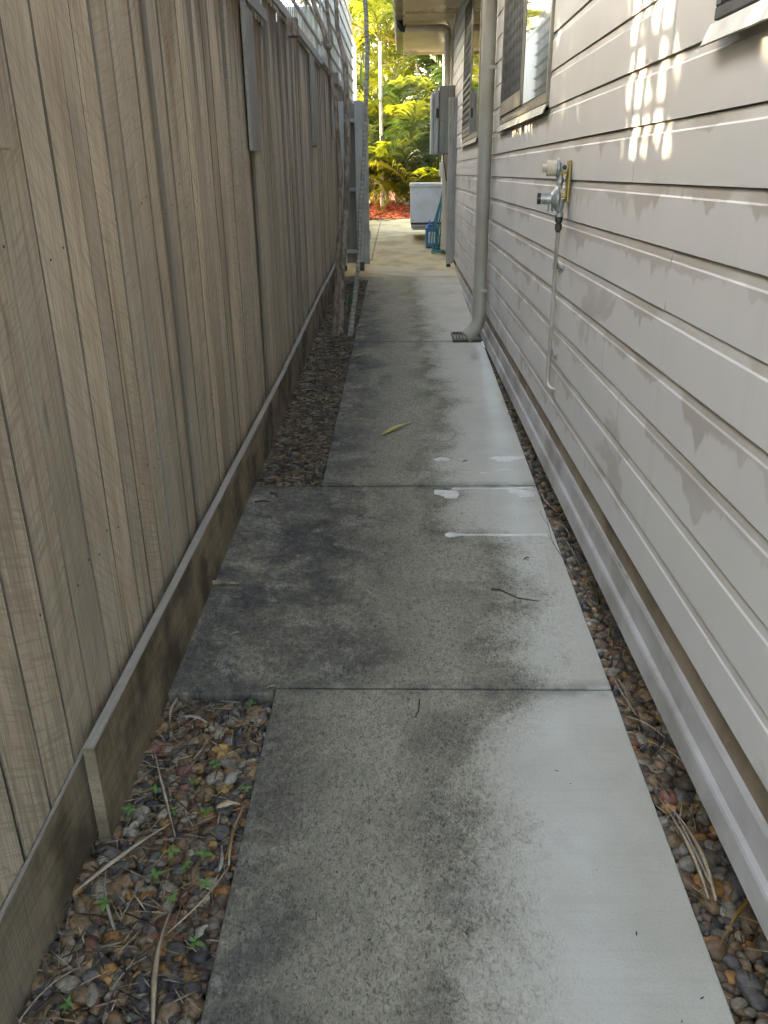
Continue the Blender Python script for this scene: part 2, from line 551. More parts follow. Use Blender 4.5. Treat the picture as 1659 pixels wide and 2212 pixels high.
MT = dict(
    concrete=m_concrete(),
    paling=m_wood('rough sawn paling', ((.50, .40, .285), (.64, .54, .415), (.22, .155, .10))),
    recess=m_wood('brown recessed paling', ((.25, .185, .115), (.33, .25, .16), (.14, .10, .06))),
    edge=m_wood('paling edge in painted gap shade', ((.115, .085, .055), (.16, .12, .08), (.06, .042, .028)), stain=False),  # dark side faces painted to give the shadow lines between palings
    plank=m_wood('damp plinth board', ((.25, .18, .10), (.33, .25, .15), (.135, .095, .052)), stain=False, bottom_damp=True, along='y'),
    plank_top=m_wood('weathered grey board edge', ((.25, .21, .155), (.33, .285, .22), (.13, .108, .08)), stain=False, along='y', grey=.2),
    trellis=m_wood('grey treated trellis', ((.27, .26, .235), (.36, .345, .31), (.17, .16, .145)), stain=False, grey=.3),
    slat=m_wood('pale trellis slat', ((.46, .43, .36), (.56, .53, .45), (.30, .28, .23)), stain=False),
    tpost=m_wood('dark grey trellis post', ((.20, .19, .18), (.26, .25, .24), (.12, .112, .105)), stain=False, grey=.3),
    cladding=m_cladding(),
    brown=paint('brown base strip', (.27, .21, .14), .6, .3, .55, scale=5),
    trim=paint('grey base trim', (.43, .415, .40), .42, .15, .42, scale=4),
    frame=paint('bronze window frame', (.32, .29, .225), .35, .1, .3, scale=5),
    darkframe=paint('dark bronze frame', (.045, .045, .045), .4, .1, .3),
    flash=paint('cream sill flashing', (.36, .325, .255), .35, .15, .3),
    pipe=paint('beige painted pipe', (.44, .405, .345), .38, .08, .18, scale=3),
    pipe_cream=paint('cream plastic pipe', (.72, .66, .55), .35, .06, .15, scale=3),
    pipe_grey=paint('grey copper pipe paint', (.40, .385, .36), .45, .1, .25),
    white=paint('white enamel', (.72, .74, .76), .35, .05, .12, scale=4),
    ac=paint('pale blue grey cabinet', (.74, .79, .87), .35, .05, .15, scale=3),
    meter=paint('grey meter box', (.235, .235, .215), .42, .1, .2, scale=4),
    meter2=paint('light grey box door', (.40, .405, .40), .4, .1, .2, scale=4),
    gate=paint('blue grey gate paint', (.42, .44, .45), .5, .15, .3, scale=5),
    post=paint('taupe steel post', (.42, .405, .385), .42, .08, .25, scale=3),
    black=paint('black plastic', (.018, .018, .02), .4, .1, .2),
    grate=paint('dark grate plastic', (.05, .048, .046), .5, .3, .4, scale=30),
    soffit=paint('cream soffit sheet', (.58, .50, .345), .32, .06, .2, scale=2),
    gutter=paint('dark olive gutter', (.16, .15, .11), .35, .08, .25, scale=3),
    blue=paint('blue plastic', (.02, .15, .40), .35, .05, .2),
    label=paint('pale paper label', (.62, .66, .70), .6, .3, .3, scale=20),
    hose=paint('teal hose rubber', (.05, .24, .25), .45, .05, .25, scale=9),
    metal=paint('dull zinc metal', (.42, .43, .44), .38, .25, .35, .45, scale=40),
    cream=paint('cream plastic cap', (.62, .55, .45), .45, .15, .3, scale=40),
    yellow=paint('yellow zinc bracket', (.55, .40, .13), .42, .35, .45, .35, scale=30),
    rust=paint('dark brass fitting', (.055, .042, .035), .5, .5, .5, .4, scale=60),
    render=paint('cream rendered wall', (.74, .72, .66), .7, .05, .1, scale=2),
    roof=paint('grey roof sheet', (.30, .29, .28), .5, .1, .2),
    dark=paint('dark underfloor', (.03, .028, .025), .9, .1, .3),
    mortar=paint('white filler', (.68, .665, .62), .8, .3, .25, scale=18, bump=.25),
    glass=m_glass('window glass'),
    mesh=paint('black screen wire', (.13, .13, .125), .45, .1, .2),
    bark=m_bark('mottled grey bark', (.21, .165, .13), (.33, .285, .235), (.12, .09, .065)),
    bark2=m_bark('dark brown bark', (.19, .14, .105), (.29, .23, .18), (.09, .062, .045)),
    cane=m_bark('ringed palm stem', (.30, .285, .25), (.38, .365, .32), (.19, .175, .145), 1.2, True),
    palmtrunk=m_bark('pale palm trunk', (.36, .31, .25), (.46, .41, .34), (.20, .16, .12), .6),
    palm=m_leaf('palm leaf', (.065, .098, .008), (.125, .14, .010), (.17, .16, .015), .46, .05),
    palmgold=m_leaf('yellowing palm leaf', (.14, .14, .012), (.19, .165, .014), (.22, .15, .02), .46, .2),
    palmdark=m_leaf('dark palm leaf', (.018, .036, .008), (.032, .055, .010), (.08, .07, .02), .3),
    added_hedge=m_leaf('hedge leaf', (.045, .075, .02), (.07, .10, .025), (.10, .09, .03), .3),
    weed=m_leaf('seedling leaf', (.07, .19, .04), (.13, .27, .06), (.13, .27, .06), .35),
    straw=m_wood('dry palm strip', ((.40, .28, .15), (.52, .40, .25), (.22, .13, .06)), stain=False, along='y'),
    straw_grey=m_wood('grey dry strip', ((.30, .26, .21), (.40, .36, .30), (.17, .14, .11)), stain=False, along='y'),
    orange_leaf=m_leaf('dead orange leaf', (.30, .14, .03), (.38, .21, .06), (.25, .1, .03), .25),
    leafyellow=m_leaf('fresh fallen leaflet', (.42, .38, .10), (.50, .44, .14), (.5, .4, .1), .2),
    twig=paint('dark twig', (.05, .038, .03), .9, .3, .3, scale=50),
    pebble=m_attr('river pebble', .52, .42, .55, 70),
    chip=m_attr('mulch chip', .85, .2, .4, 60),
    soil=m_soil('dark soil', (.018, .014, .011), (.05, .038, .028)),
    mulchbase=m_soil('red mulch ground', (.10, .022, .010), (.23, .055, .022)),
    lawn=m_soil('dry sunlit lawn', (.10, .11, .04), (.20, .18, .09), 3),
)
M_ = MT

# ================================================================== SETTING
def sheet(name, xs, ys, zf, mat, kind='structure', jit=0.0):
    mb = MB()
    vs_ = [(x, y, zf(y) + (rnd.uniform(-jit, jit) if jit else 0)) for y in ys for x in xs]
    n = len(xs)
    fs = [(j * n + i, j * n + i + 1, (j + 1) * n + i + 1, (j + 1) * n + i) for j in range(len(ys) - 1) for i in range(n - 1)]
    mb.add(vs_, fs, True)
    o = mb.build(name, mat, org=(0, 0, 0))
    if kind:
        o['kind'] = kind
    return o


sheet('ground', [-300, -12, -3, 3, 12, 300], [-60, -5, 0, 5, 10, 15, 18, 30, 80, 600], lambda y: gz(y) - .11, M_['lawn'])
sheet('soil_bed', [-1.0, -.7, -.5, -.3, 0, .3, .5, .7, .9, 1.3], [i * .5 - 4 for i in range(40)], lambda y: gz(y) - .045, M_['soil'])

path = bpy.data.objects.new('path', None)
COL.objects.link(path)
tag(path, kind='structure')
PL, PR, GAP = -.378, .615, .0035


def slab(poly, th=.11, parent=path):
    ref = []
    for i, (a_, b_) in enumerate(zip(poly, poly[1:] + poly[:1])):
        a2, b2 = Vector((*a_, 0)), Vector((*b_, 0))
        k = max(1, int((b2 - a2).length / .09))
        nrm = Vector((-(b2 - a2).y, (b2 - a2).x, 0)).normalized()
        for j in range(k):
            p = a2.lerp(b2, j / k)
            w = 0 if j == 0 else mnoise.noise(p * 11) * .0022 + max(0, mnoise.noise(p * 23 + Vector((7, 1, 0))) - .25) * .006
            p = p + nrm * abs(w)
            ref.append((p.x, p.y))
    poly = ref
    n = len(poly)
    mb = MB()
    vs_ = [(x, y, gz(y) - th) for x, y in poly] + [(x, y, gz(y)) for x, y in poly]
    mb.add(vs_, [tuple(reversed(range(n))), tuple(range(n, 2 * n))] + [(i, (i + 1) % n, n + (i + 1) % n, n + i) for i in range(n)])
    return mb.build('slab', M_['concrete'], parent, bevel=.004, seg=2)


J = [-3.5, -.6, 1.986, 3.474, 6.236, 9.205, 10.435]
slab([(PL, J[0]), (PR, J[0]), (PR, J[1] - GAP), (PL, J[1] - GAP)])
slab([(PL, J[1] + GAP), (PR, J[1] + GAP), (PR, J[2] - GAP), (PL, J[2] - GAP)])
slab([(-.700, J[2] - .03), (PL - GAP, J[2] - .03), (PL - GAP, J[2] + GAP), (PR, J[2] + GAP), (PR, J[3] - GAP), (-.700, J[3] - GAP - .01)])
slab([(PL, J[3] + GAP), (PR, J[3] + GAP), (PR, J[4] - GAP), (PL, J[4] - GAP)])
slab([(PL, J[4] + GAP), (PR, J[4] + GAP), (PR, J[5] - GAP), (-.71, J[5] - GAP), (-.71, J[5] - .20), (PL, J[5] - .20)])
slab([(-.71, J[5] + GAP), (PR + .01, J[5] + GAP), (PR + .01, J[6] - GAP), (-.71, J[6] - GAP)])
slab([(-.39 + GAP, J[6] + GAP), (PR + .02, J[6] + GAP), (PR + .02, 15.55), (-.39 + GAP, 15.35)])
slab([(-.95, J[6] + GAP), (-.39 - GAP, J[6] + GAP), (-.39 - GAP, 15.3), (-.95, 15.1)])


def blob(name, pts, z_off, mat, parent=None, th=.0015):      # thin lump of filler following the slab
    n = len(pts)
    cxy = (sum(p[0] for p in pts) / n, sum(p[1] for p in pts) / n)
    mb = MB()
    inn = [(cxy[0] + (x - cxy[0]) * .86, cxy[1] + (y - cxy[1]) * .86) for x, y in pts]
    vs_ = [(x, y, gz(y) + z_off) for x, y in pts] + [(x, y, gz(y) + z_off + th) for x, y in inn]
    mb.add(vs_, [(i, (i + 1) % n, n + (i + 1) % n, n + i) for i in range(n)] + [tuple(range(n, 2 * n))], True)
    return mb.build(name, mat, parent)


def round_blob(cx_, cy_, rx, ry, n=30, amp=.16, ang=0):
    ph = rnd.uniform(0, 9)
    out = []
    for i in range(n):
        t = 2 * math.pi * i / n
        k = 1 + amp * (math.sin(2 * t + ph) * .5 + math.sin(3 * t + ph * 2) * .5 + rnd.uniform(-.4, .4))
        out.append((cx_ + rx * k * math.cos(t), cy_ + ry * k * math.sin(t)))
    return out


def streak(x0, x1, yc, w, n=26, ends=1.0):
    up, lo = [], []
    for i in range(n + 1):
        t = i / n
        x = x0 + (x1 - x0) * t
        ww = w * (.55 + .45 * mnoise.noise(Vector((x * 14, yc, 1)))) + (w * 1.0 * ends * max(0, 1 - t * 7)) + w * .9 * max(0, t * 5 - 4)
        ww = max(ww, .004)
        yy = yc + .010 * mnoise.noise(Vector((x * 9, yc * 3, 5)))
        if i in (0, n):
            ww *= .35
        lo.append((x, yy - ww))
        up.append((x, yy + ww))
    return lo + up[::-1]


for pts in (round_blob(.203, 3.382, .054, .050, amp=.32), streak(.225, .600, 3.440, .012), round_blob(.545, 3.39, .058, .042, amp=.4),
            round_blob(.515, 3.806, .080, .036, amp=.38), round_blob(.196, 3.80, .034, .028, amp=.35), round_blob(.384, 3.622, .02, .011, amp=.3),
            round_blob(.49, 3.655, .035, .008, amp=.3), streak(.172, .604, 2.975, .017)):
    blob('filler_patch', pts, .0008, M_['mortar'], path)

# ------------------------------------------------------------------ gravel
def icos(sub):
    bm = bmesh.new()
    bmesh.ops.create_icosphere(bm, subdivisions=sub, radius=1)
    vv = np.array([q.co[:] for q in bm.verts])
    ff = np.array([[q.index for q in f.verts] for f in bm.faces])
    bm.free()
    return vv, ff


ICO = {1: icos(1), 2: icos(2)}
TINTS = [((.19, .115, .06), 5), ((.24, .15, .08), 5), ((.13, .085, .055), 5), ((.33, .155, .045), 1.5), ((.38, .23, .07), .7), ((.085, .074, .064), 2.6),
         ((.12, .108, .095), 1.6), ((.18, .15, .115), 3), ((.20, .085, .055), 1.6), ((.42, .37, .29), .5), ((.32, .105, .045), .5), ((.055, .05, .05), 3.5), ((.26, .21, .15), 4), ((.30, .25, .185), 2)]
TW = [t[1] for t in TINTS]


def bulk(name, items, mat, label, cat, smooth=True):
    """items: (centre, radii, rotz, tilt, tint, sub, angular) -> one mesh of separate stones"""
    V, Fc, C = [], [], []
    off = 0
    rs = np.random.RandomState(11)
    for c, r3, rz, tl, tint, sub, ang in items:
        vv, ff = ICO[sub]
        q = vv * (1 + ang * rs.uniform(-1, 1, (len(vv), 1)))
        q = np.sign(q) * np.abs(q) ** rs.uniform(.8, 1.05)
        q = q * np.array(r3)
        ca, sa = math.cos(tl), math.sin(tl)
        q = np.stack([q[:, 0], q[:, 1] * ca - q[:, 2] * sa, q[:, 1] * sa + q[:, 2] * ca], 1)
        ca, sa = math.cos(rz), math.sin(rz)
        q = np.stack([q[:, 0] * ca - q[:, 1] * sa, q[:, 0] * sa + q[:, 1] * ca, q[:, 2]], 1) + np.array(c)
        V.append(q)
        Fc.append(ff + off)
        C.append(np.tile(np.array([*tint, 1.0]), (len(vv), 1)))
        off += len(vv)
    V, Fc, C = np.concatenate(V), np.concatenate(Fc), np.concatenate(C)
    org = np.array([V[:, 0].mean(), V[:, 1].mean(), V[:, 2].min()])
    me = bpy.data.meshes.new(name)
    me.vertices.add(len(V))
    me.vertices.foreach_set('co', (V - org).ravel())
    me.loops.add(Fc.size)
    me.loops.foreach_set('vertex_index', Fc.ravel())
    me.polygons.add(len(Fc))
    me.polygons.foreach_set('loop_start', np.arange(0, Fc.size, 3))
    me.polygons.foreach_set('use_smooth', np.full(len(Fc), smooth))
    me.update()
    at = me.color_attributes.new('tint', 'FLOAT_COLOR', 'POINT')
    at.data.foreach_set('color', C.ravel())
    o = link(name, me, mat, None, org)
    tag(o, label, cat, None, 'stuff')
    return o


def stones(x0, x1, y0, y1, size, sub, layers=2, top=-.022, dim=1.0, seed=1):
    rr = random.Random(seed)
    out = []
    for L in range(layers):
        y = y0
        step = size * 1.45
        while y < y1:
            x = x0 + rr.uniform(0, step)
            while x < x1:
                s = size * min(max(rr.lognormvariate(0, .40), .42), 2.0)
                px, py = x + rr.uniform(-.4, .4) * step, y + rr.uniform(-.4, .4) * step
                px = min(max(px, x0 + s * .6), x1 - s * .6)
                flat = rr.uniform(.5, .8)
                tint = rr.choices(TINTS, TW)[0][0]
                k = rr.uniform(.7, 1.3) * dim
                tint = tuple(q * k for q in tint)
                z = gz(py) + top - L * size * .9 + rr.uniform(-.3, .3) * size
                out.append(((px, py, z), (s * rr.uniform(.9, 1.3), s * rr.uniform(.65, .95), s * flat), rr.uniform(0, 6.28), rr.uniform(-.45, .45), tint, sub, .10))
                x += step * rr.uniform(.8, 1.2)
            y += step * .92
    return out


bulk('gravel', stones(-.735, PL - .004, .55, 1.945, .0135, 2, 2, top=-.030), M_['pebble'], 'wet brown and orange river pebbles in the near bed beside the fence', 'gravel')
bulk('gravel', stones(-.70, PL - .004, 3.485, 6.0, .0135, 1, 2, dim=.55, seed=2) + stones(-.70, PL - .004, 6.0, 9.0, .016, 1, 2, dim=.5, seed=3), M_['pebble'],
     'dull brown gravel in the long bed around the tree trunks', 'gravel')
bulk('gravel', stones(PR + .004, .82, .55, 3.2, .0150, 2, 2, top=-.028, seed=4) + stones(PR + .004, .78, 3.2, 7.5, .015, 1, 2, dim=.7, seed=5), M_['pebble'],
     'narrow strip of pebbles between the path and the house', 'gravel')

# ------------------------------------------------------------------ red mulch bed
sheet('mulch_bed', [-9, -5, -3, -2, -1, -.5, 0, .5, 1, 2, 4, 9], [15.0, 15.4, 15.8, 16.2, 16.8, 17.4, 18, 19, 20.5, 23, 27, 34, 44], lambda y: gz(y) - .03 + .05 * min(max(y - 15.1, 0), 2.0) * .5, M_['mulchbase'], jit=.02)
RED = [((.34, .075, .025), 4), ((.25, .048, .018), 4), ((.42, .12, .045), 2), ((.12, .025, .012), 3), ((.30, .16, .08), .5)]
RW = [t[1] for t in RED]
items = []
for i in range(5200):
    x, y = rnd.uniform(-1.6, 2.2), 15.25 + 5.0 * rnd.random() ** 1.6
    if x > -.95 and y < 15.35 and x < .63:
        y += .25
    tint = rnd.choices(RED, RW)[0][0]
    k = rnd.uniform(.7, 1.25)
    zz = gz(y) - .03 + .05 * min(max(y - 15.1, 0), 2.0) * .5 + rnd.uniform(.005, .035)
    items.append(((x, y, zz), (rnd.uniform(.025, .06), rnd.uniform(.007, .014), .005), rnd.uniform(0, 6.28), rnd.uniform(-.6, .6), tuple(q * k for q in tint), 1, .2))
bulk('mulch', items, M_['chip'], 'red dyed wood mulch under the palms at the end of the path', 'mulch', False)

# ================================================================== PALING FENCE
FX = -.740                                              # face of the palings
fence = thing('paling_fence', 'tall timber paling fence of rough sawn vertical boards along the path', 'fence', (FX, 6, gz(6)))


def fence_top(y):
    return 2.245 if y < 4.9 else 2.39 if y < 8.2 else 2.43


pm = {}


def unit_paling(k):
    """1 x 1 box with slightly wavy long edges (scaled per paling)"""
    if k in pm:
        return pm[k]
    rr = random.Random(40 + k)
    mb = MB()
    N = 9
    vs_ = []
    for i in range(N + 1):
        z = i / N
        a, b = rr.uniform(-.02, .02), rr.uniform(-.02, .02)
        e = rr.uniform(-.05, .05)
        vs_ += [(-1 + e, -.5 + a, z), (0 + e, -.5 + a + .015, z), (0 + e, .5 + b - .015, z), (-1 + e, .5 + b, z)]
    fs = []
    for i in range(N):
        o = i * 4
        for q in range(4):
            q2 = (q + 1) % 4
            fs.append((o + q, o + q2, o + 4 + q2, o + 4 + q))
    fs += [(3, 2, 1, 0), (N * 4, N * 4 + 1, N * 4 + 2, N * 4 + 3)]
    mb.add(vs_, fs)
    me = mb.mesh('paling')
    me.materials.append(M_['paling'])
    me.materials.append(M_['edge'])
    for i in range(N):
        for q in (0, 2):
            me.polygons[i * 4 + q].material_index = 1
    pm[k] = me
    return pm[k]


pm_dark = None
near = [-1.8, -1.4, -1.0, -.6, -.47, -.34, -.22, -.1, .02, .14, .27, .4, .53, .66, .80, .92, 1.05, 1.17, 1.30, 1.43, 1.56, 1.70, 1.84, 1.966, 2.068, 2.19, 2.31, 2.425, 2.52, 2.615, 2.685, 2.80, 2.91, 3.03, 3.13, 3.26, 3.395, 3.50, 3.645]
ys = list(near)
while ys[-1] < 14.0:
    ys.append(ys[-1] + rnd.choice((.095, .105, .115, .125, .09, .13)))
for i in range(len(ys) - 1):
    y0, y1 = ys[i], ys[i + 1]
    w = y1 - y0
    yc = (y0 + y1) / 2
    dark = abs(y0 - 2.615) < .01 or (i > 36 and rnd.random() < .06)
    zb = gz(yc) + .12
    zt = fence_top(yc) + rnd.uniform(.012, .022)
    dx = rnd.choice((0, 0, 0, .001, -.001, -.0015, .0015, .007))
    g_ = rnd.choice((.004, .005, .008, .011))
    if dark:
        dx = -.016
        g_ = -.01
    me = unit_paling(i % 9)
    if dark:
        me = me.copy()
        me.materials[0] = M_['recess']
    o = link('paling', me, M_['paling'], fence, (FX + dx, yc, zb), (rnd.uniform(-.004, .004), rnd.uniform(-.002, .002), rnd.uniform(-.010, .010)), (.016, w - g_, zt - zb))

# the back layer of palings laps the gaps
for i in range(0, len(ys) - 1):
    y0 = (ys[i] + ys[i + 1]) / 2
    y1 = (ys[i + 1] + ys[i + 2]) / 2 if i + 2 < len(ys) else ys[i + 1]
    yc = (y0 + y1) / 2
    link('paling', unit_paling((i + 4) % 9), M_['paling'], fence, (FX - .046, yc, gz(yc) + .10), (0, 0, 0), (.010, (y1 - y0) * .985, fence_top(yc) - .02 - gz(yc) - .10))

nl = MB()
for i in range(len(ys) - 1):
    y0, y1 = ys[i], ys[i + 1]
    if y0 < .7 or y1 > 6.0:
        continue
    for zr in (.60, 1.30, 1.99):
        for f_ in (.25, .75):
            if rnd.random() < .5:
                continue
            yn_ = y0 + (y1 - y0) * f_ + rnd.uniform(-.006, .006)
            zz_ = zr + SL * yn_ + rnd.uniform(-.045, .045)
            nl.lathe([(0, .0032), (.0012, .0030), (.0014, 0)], (FX + .0072, yn_, zz_), (1, 0, 0), 6)
tag(nl.build('nail_heads', M_['rust'], fence), kind='stuff')

# fence rails and posts on the neighbour's side
for z0 in (.55, 1.25, 1.95):
    for ya, yb in ((-1.8, 3.9), (3.9, 8.2), (8.2, 11.9)):
        MB().box(FX - .100, FX - .060, ya + .003, yb - .003, z0, z0 + .09, SL).build('rail', M_['trellis'], fence)
for yp in (.4, 2.8, 5.2, 7.6, 10.0):
    MB().box(FX - .195, FX - .105, yp - .05, yp + .05, gz(yp) - .1, fence_top(yp) - .1).build('post', M_['trellis'], fence)

# plinth boards
def plank(y0, y1, xf, z0, z1, th=.027):
    N = 12
    mb = MB()
    top = MB()
    vs_, vt = [], []
    for i in range(N + 1):
        t = i / N
        y = y0 + (y1 - y0) * t
        e = mnoise.noise(Vector((y * 2.1, xf * 3, 0))) * .004
        zt = z0 + (z1 - z0) * t + mnoise.noise(Vector((y * 5, 2, 0))) * .004
        zb = gz(y) - .06
        vs_ += [(xf - th + e, y, zb), (xf + e, y, zb), (xf + e, y, zt), (xf - th + e, y, zt)]
        vt += [(xf - th + e + .001, y, zt + .0005), (xf + e - .001, y, zt + .0005), (xf + e - .003, y, zt + .003), (xf - th + e + .003, y, zt + .003)]
    fs = []
    for i in range(N):
        o = i * 4
        for q in range(4):
            q2 = (q + 1) % 4
            fs.append((o + q, o + 4 + q, o + 4 + q2, o + q2))
    fs += [(0, 1, 2, 3), (N * 4 + 3, N * 4 + 2, N * 4 + 1, N * 4)]
    mb.add(vs_, fs)
    top.add(vt, fs)
    o = mb.build('plinth_board', M_['plank'], fence)
    top.build('top_edge', M_['plank_top'], o)


plank(-1.8, 1.50, -.728, .085, .287, .010)
plank(1.435, 4.75, -.690, .318, .425)
plank(4.77, 7.60, -.693, .425, .575)
plank(7.62, 9.30, -.690, .570, .655)

# ------------------------------------------------------------------ trellis on top of the fence
SLW, SLP = .036, .098
slat_me = {}


def trellis(y0, y1, zb, nr, label, posts):
    t = thing('trellis_panel', label, 'trellis', (FX, (y0 + y1) / 2, zb), 'trellis panels along the fence top')
    hgt = (nr - 1) * .15
    key = nr
    if key not in slat_me:
        mb = MB().box(-.0025, .0025, -SLW / 2, SLW / 2, 0, hgt + .075)
        slat_me[key] = mb.mesh('slat')
    y = y0 + .04
    while y < y1 - .03:
        link('slat', slat_me[key], M_['slat'], t, (FX + .0095, y, zb - .028), (rnd.uniform(-.006, .006), 0, rnd.uniform(-.06, .06)))
        y += SLP + rnd.uniform(-.004, .004)
    for k in range(nr):
        w = .055 if k == 0 else .027
        z = zb + k * .15
        MB().box(FX + .013, FX + .026, y0, y1, z - .004, z + w - .004).build('rail', M_['trellis'], t, bevel=.002)
    for py, pw, pz, mt in posts:
        MB().box(FX + .010, FX + .027, py, py + pw, pz, zb - .030).build('post', M_[mt], t, bevel=.003)
    return t


trellis(-.6, 1.62, 2.238, 8, 'nearest trellis panel on the fence top, out of the top left corner', [(1.29, .30, 1.544, 'paling')])
trellis(1.66, 4.88, 2.238, 8, 'lower trellis panel stepped down before the dark wide post', [(4.18, .24, 1.600, 'tpost')])
trellis(4.95, 8.16, 2.385, 8, 'long trellis panel with pale slats showing bright light behind, before the trees', [(7.10, .26, 1.70, 'tpost')])
trellis(8.20, 10.62, 2.425, 8, 'trellis panel behind the slender trunks above the gate panel', [(9.10, .22, 1.82, 'tpost')])
trellis(10.68, 13.25, 2.42, 8, 'farthest trellis panel with its open end against the white wall', [])
for yb in (5.62, 8.95):
    o = MB().box(FX + .034, FX + .10, yb, yb + .085, fence_top(yb) - .12, fence_top(yb) - .02).build('timber_block', M_['bark2'], None, bevel=.004)
    tag(o, 'short brown timber block under the trellis rail, ' + ('nearer one before the forked branch' if yb < 7 else 'farther one behind the forked branch'), 'timber block', 'blocks under the trellis rail')

# ================================================================== HOUSE
WX = .600                                               # face of the boards
house = thing('house', 'grey beige weatherboard house wall along the right side of the path', 'house', (WX, 6, .40))
HY0, HY1 = -1.6, 13.6
WINS = [(-.2, 1.775, 1.758, 2.88), (3.70, 5.45, 1.758, 2.88), (7.03, 8.86, 1.758, 2.95)]
PROF = [(.0, .0), (0, BP * .795), (.0013, BP * .812), (.0022, BP * .822), (.0056, BP * .978), (.0056, BP - .0028), (.024, BP - .0028), (.024, .0)]


def board(y0, y1, z0, zlow=0.0):
    prof = [(WX + a, max(z0 + b, z0 + zlow)) for a, b in PROF]
    dx = rnd.uniform(-.0012, .0012)
    prof = [(a + dx, b) for a, b in prof]
    mb = MB().prism(prof, y0, y1)
    return mb.build('weatherboard', M_['cladding'], house)


for k in range(-7, 13):
    z0 = BZ + k * BP
    cuts = [HY0]
    yy = HY0 + rnd.uniform(1.2, 4.2)
    while yy < HY1 - 1.0:
        cuts.append(yy)
        yy += rnd.choice((3.0, 3.6, 4.2))
    cuts.append(HY1)
    segs = [(cuts[i], cuts[i + 1] - .0018) for i in range(len(cuts) - 1)]
    for (wa, wb, wz0, wz1) in WINS:
        if z0 + BP > wz0 + .02 and z0 < wz1 - .02:
            new = []
            for a, b in segs:
                if b <= wa or a >= wb:
                    new.append((a, b))
                else:
                    if a < wa - .02:
                        new.append((a, wa - .004))
                    if b > wb + .02:
                        new.append((wb + .004, b))
            segs = new
    for a, b in segs:
        board(a, b, z0, .020 if k == -7 else 0)
core = MB().box(WX + .027, WX + .14, HY0, HY1 - .002, .52, 3.14)
core.build('wall_core', M_['dark'], house)
MB().box(.86, 1.0, HY0, HY1, -.3, .52).build('foundation', M_['dark'], house)
# base trim: recessed brown strip, then two stepped strips
MB().box(WX + .022, WX + .0262, HY0, 9.8, .43, .556).build('base_strip', M_['brown'], house)
MB().prism([(WX + .011, .375), (WX + .011, .462), (WX + .015, .470), (WX + .060, .470), (WX + .060, .375)], HY0, 9.8).build('base_trim', M_['trim'], house)
MB().prism([(WX - .004, .338), (WX - .004, .392), (WX - .001, .3985), (WX + .050, .3985), (WX + .050, .374), (WX + .016, .374), (WX + .016, .338)], HY0, 9.8).build('base_trim', M_['trim'], house)
MB().box(WX - .006, WX + .0, HY1 - .06, HY1 + .02, .54, 3.1).build('corner_trim', M_['trim'], house)
# eave
MB().box(.025, WX + .03, HY0, 13.5, 3.125, 3.135).build('soffit', M_['soffit'], house)
for yj in (10.35, 8.1, 5.6, 3.0):
    MB().box(.027, WX, yj, yj + .03, 3.117, 3.1245).build('soffit_strip', M_['soffit'], house)
MB().box(.004, .0245, HY0, 13.52, 3.09, 3.30).build('fascia', M_['soffit'], house)
MB().prism([(-.105, 3.16), (-.105, 3.30), (-.098, 3.30), (-.098, 3.165), (.002, 3.165), (.002, 3.145), (-.085, 3.145)], HY0, 13.52).build('gutter', M_['gutter'], house)
MB().box(.026, WX, 13.503, 13.523, 3.09, 3.5).build('barge_board', M_['soffit'], house)
MB().add([(-.09, HY0, 3.31), (-.09, 13.54, 3.31), (4.2, 13.54, 4.75), (4.2, HY0, 4.75), (-.09, HY0, 3.325), (-.09, 13.54, 3.325), (4.2, 13.54, 4.78), (4.2, HY0, 4.78)],
         [(3, 2, 1, 0), (4, 5, 6, 7), (0, 1, 5, 4), (1, 2, 6, 5), (2, 3, 7, 6), (3, 0, 4, 7)]).build('roof', M_['roof'], house)
MB().box(WX + .142, 4.0, 13.42, 13.6, -.3, 3.12).build('end_wall', M_['render'], house)
MB().box(WX + .142, 4.0, HY0, HY0 + .1, -.3, 3.12).build('end_wall', M_['render'], house)


def diamond(y0, y1, z0, z1, x, sy, sz, w):
    """expanded metal screen: two sets of slanted flat bars clipped to the opening"""
    mb = MB()

    def bars(sgn):
        k = (z1 - z0) * sy / sz
        n = int((y1 - y0 + k) / sy) + 2
        for i in range(-1, n):
            ya = y0 + i * sy - (k if sgn > 0 else 0)
            pts = []
            for t in (0, 1):
                y = ya + sgn * t * k if sgn > 0 else ya - t * k
                pts.append((y, z0 + t * (z1 - z0)))
            (a, za), (b, zb) = pts
            if abs(b - a) < 1e-9:
                continue
            lo, hi = 0.0, 1.0
            t0, t1 = sorted(((y0 - a) / (b - a), (y1 - a) / (b - a)))
            lo, hi = max(lo, t0), min(hi, t1)
            if hi - lo < .01:
                continue
            pa = (a + (b - a) * lo, za + (zb - za) * lo)
            pb = (a + (b - a) * hi, za + (zb - za) * hi)
            xo = 0 if sgn > 0 else .0022
            d = Vector((0, pb[0] - pa[0], pb[1] - pa[1])).normalized()
            nn = Vector((0, -d.z, d.y)) * w / 2
            A_, B_ = Vector((x + xo, *pa)), Vector((x + xo, *pb))
            e = Vector((.002, 0, 0))
            vs_ = [A_ - nn, A_ + nn, B_ + nn, B_ - nn]
            vs_ = vs_ + [q + e for q in vs_]
            mb.add(vs_, [(0, 1, 2, 3), (7, 6, 5, 4), (0, 4, 5, 1), (1, 5, 6, 2), (2, 6, 7, 3), (3, 7, 4, 0)])
    bars(1)
    bars(-1)
    return mb


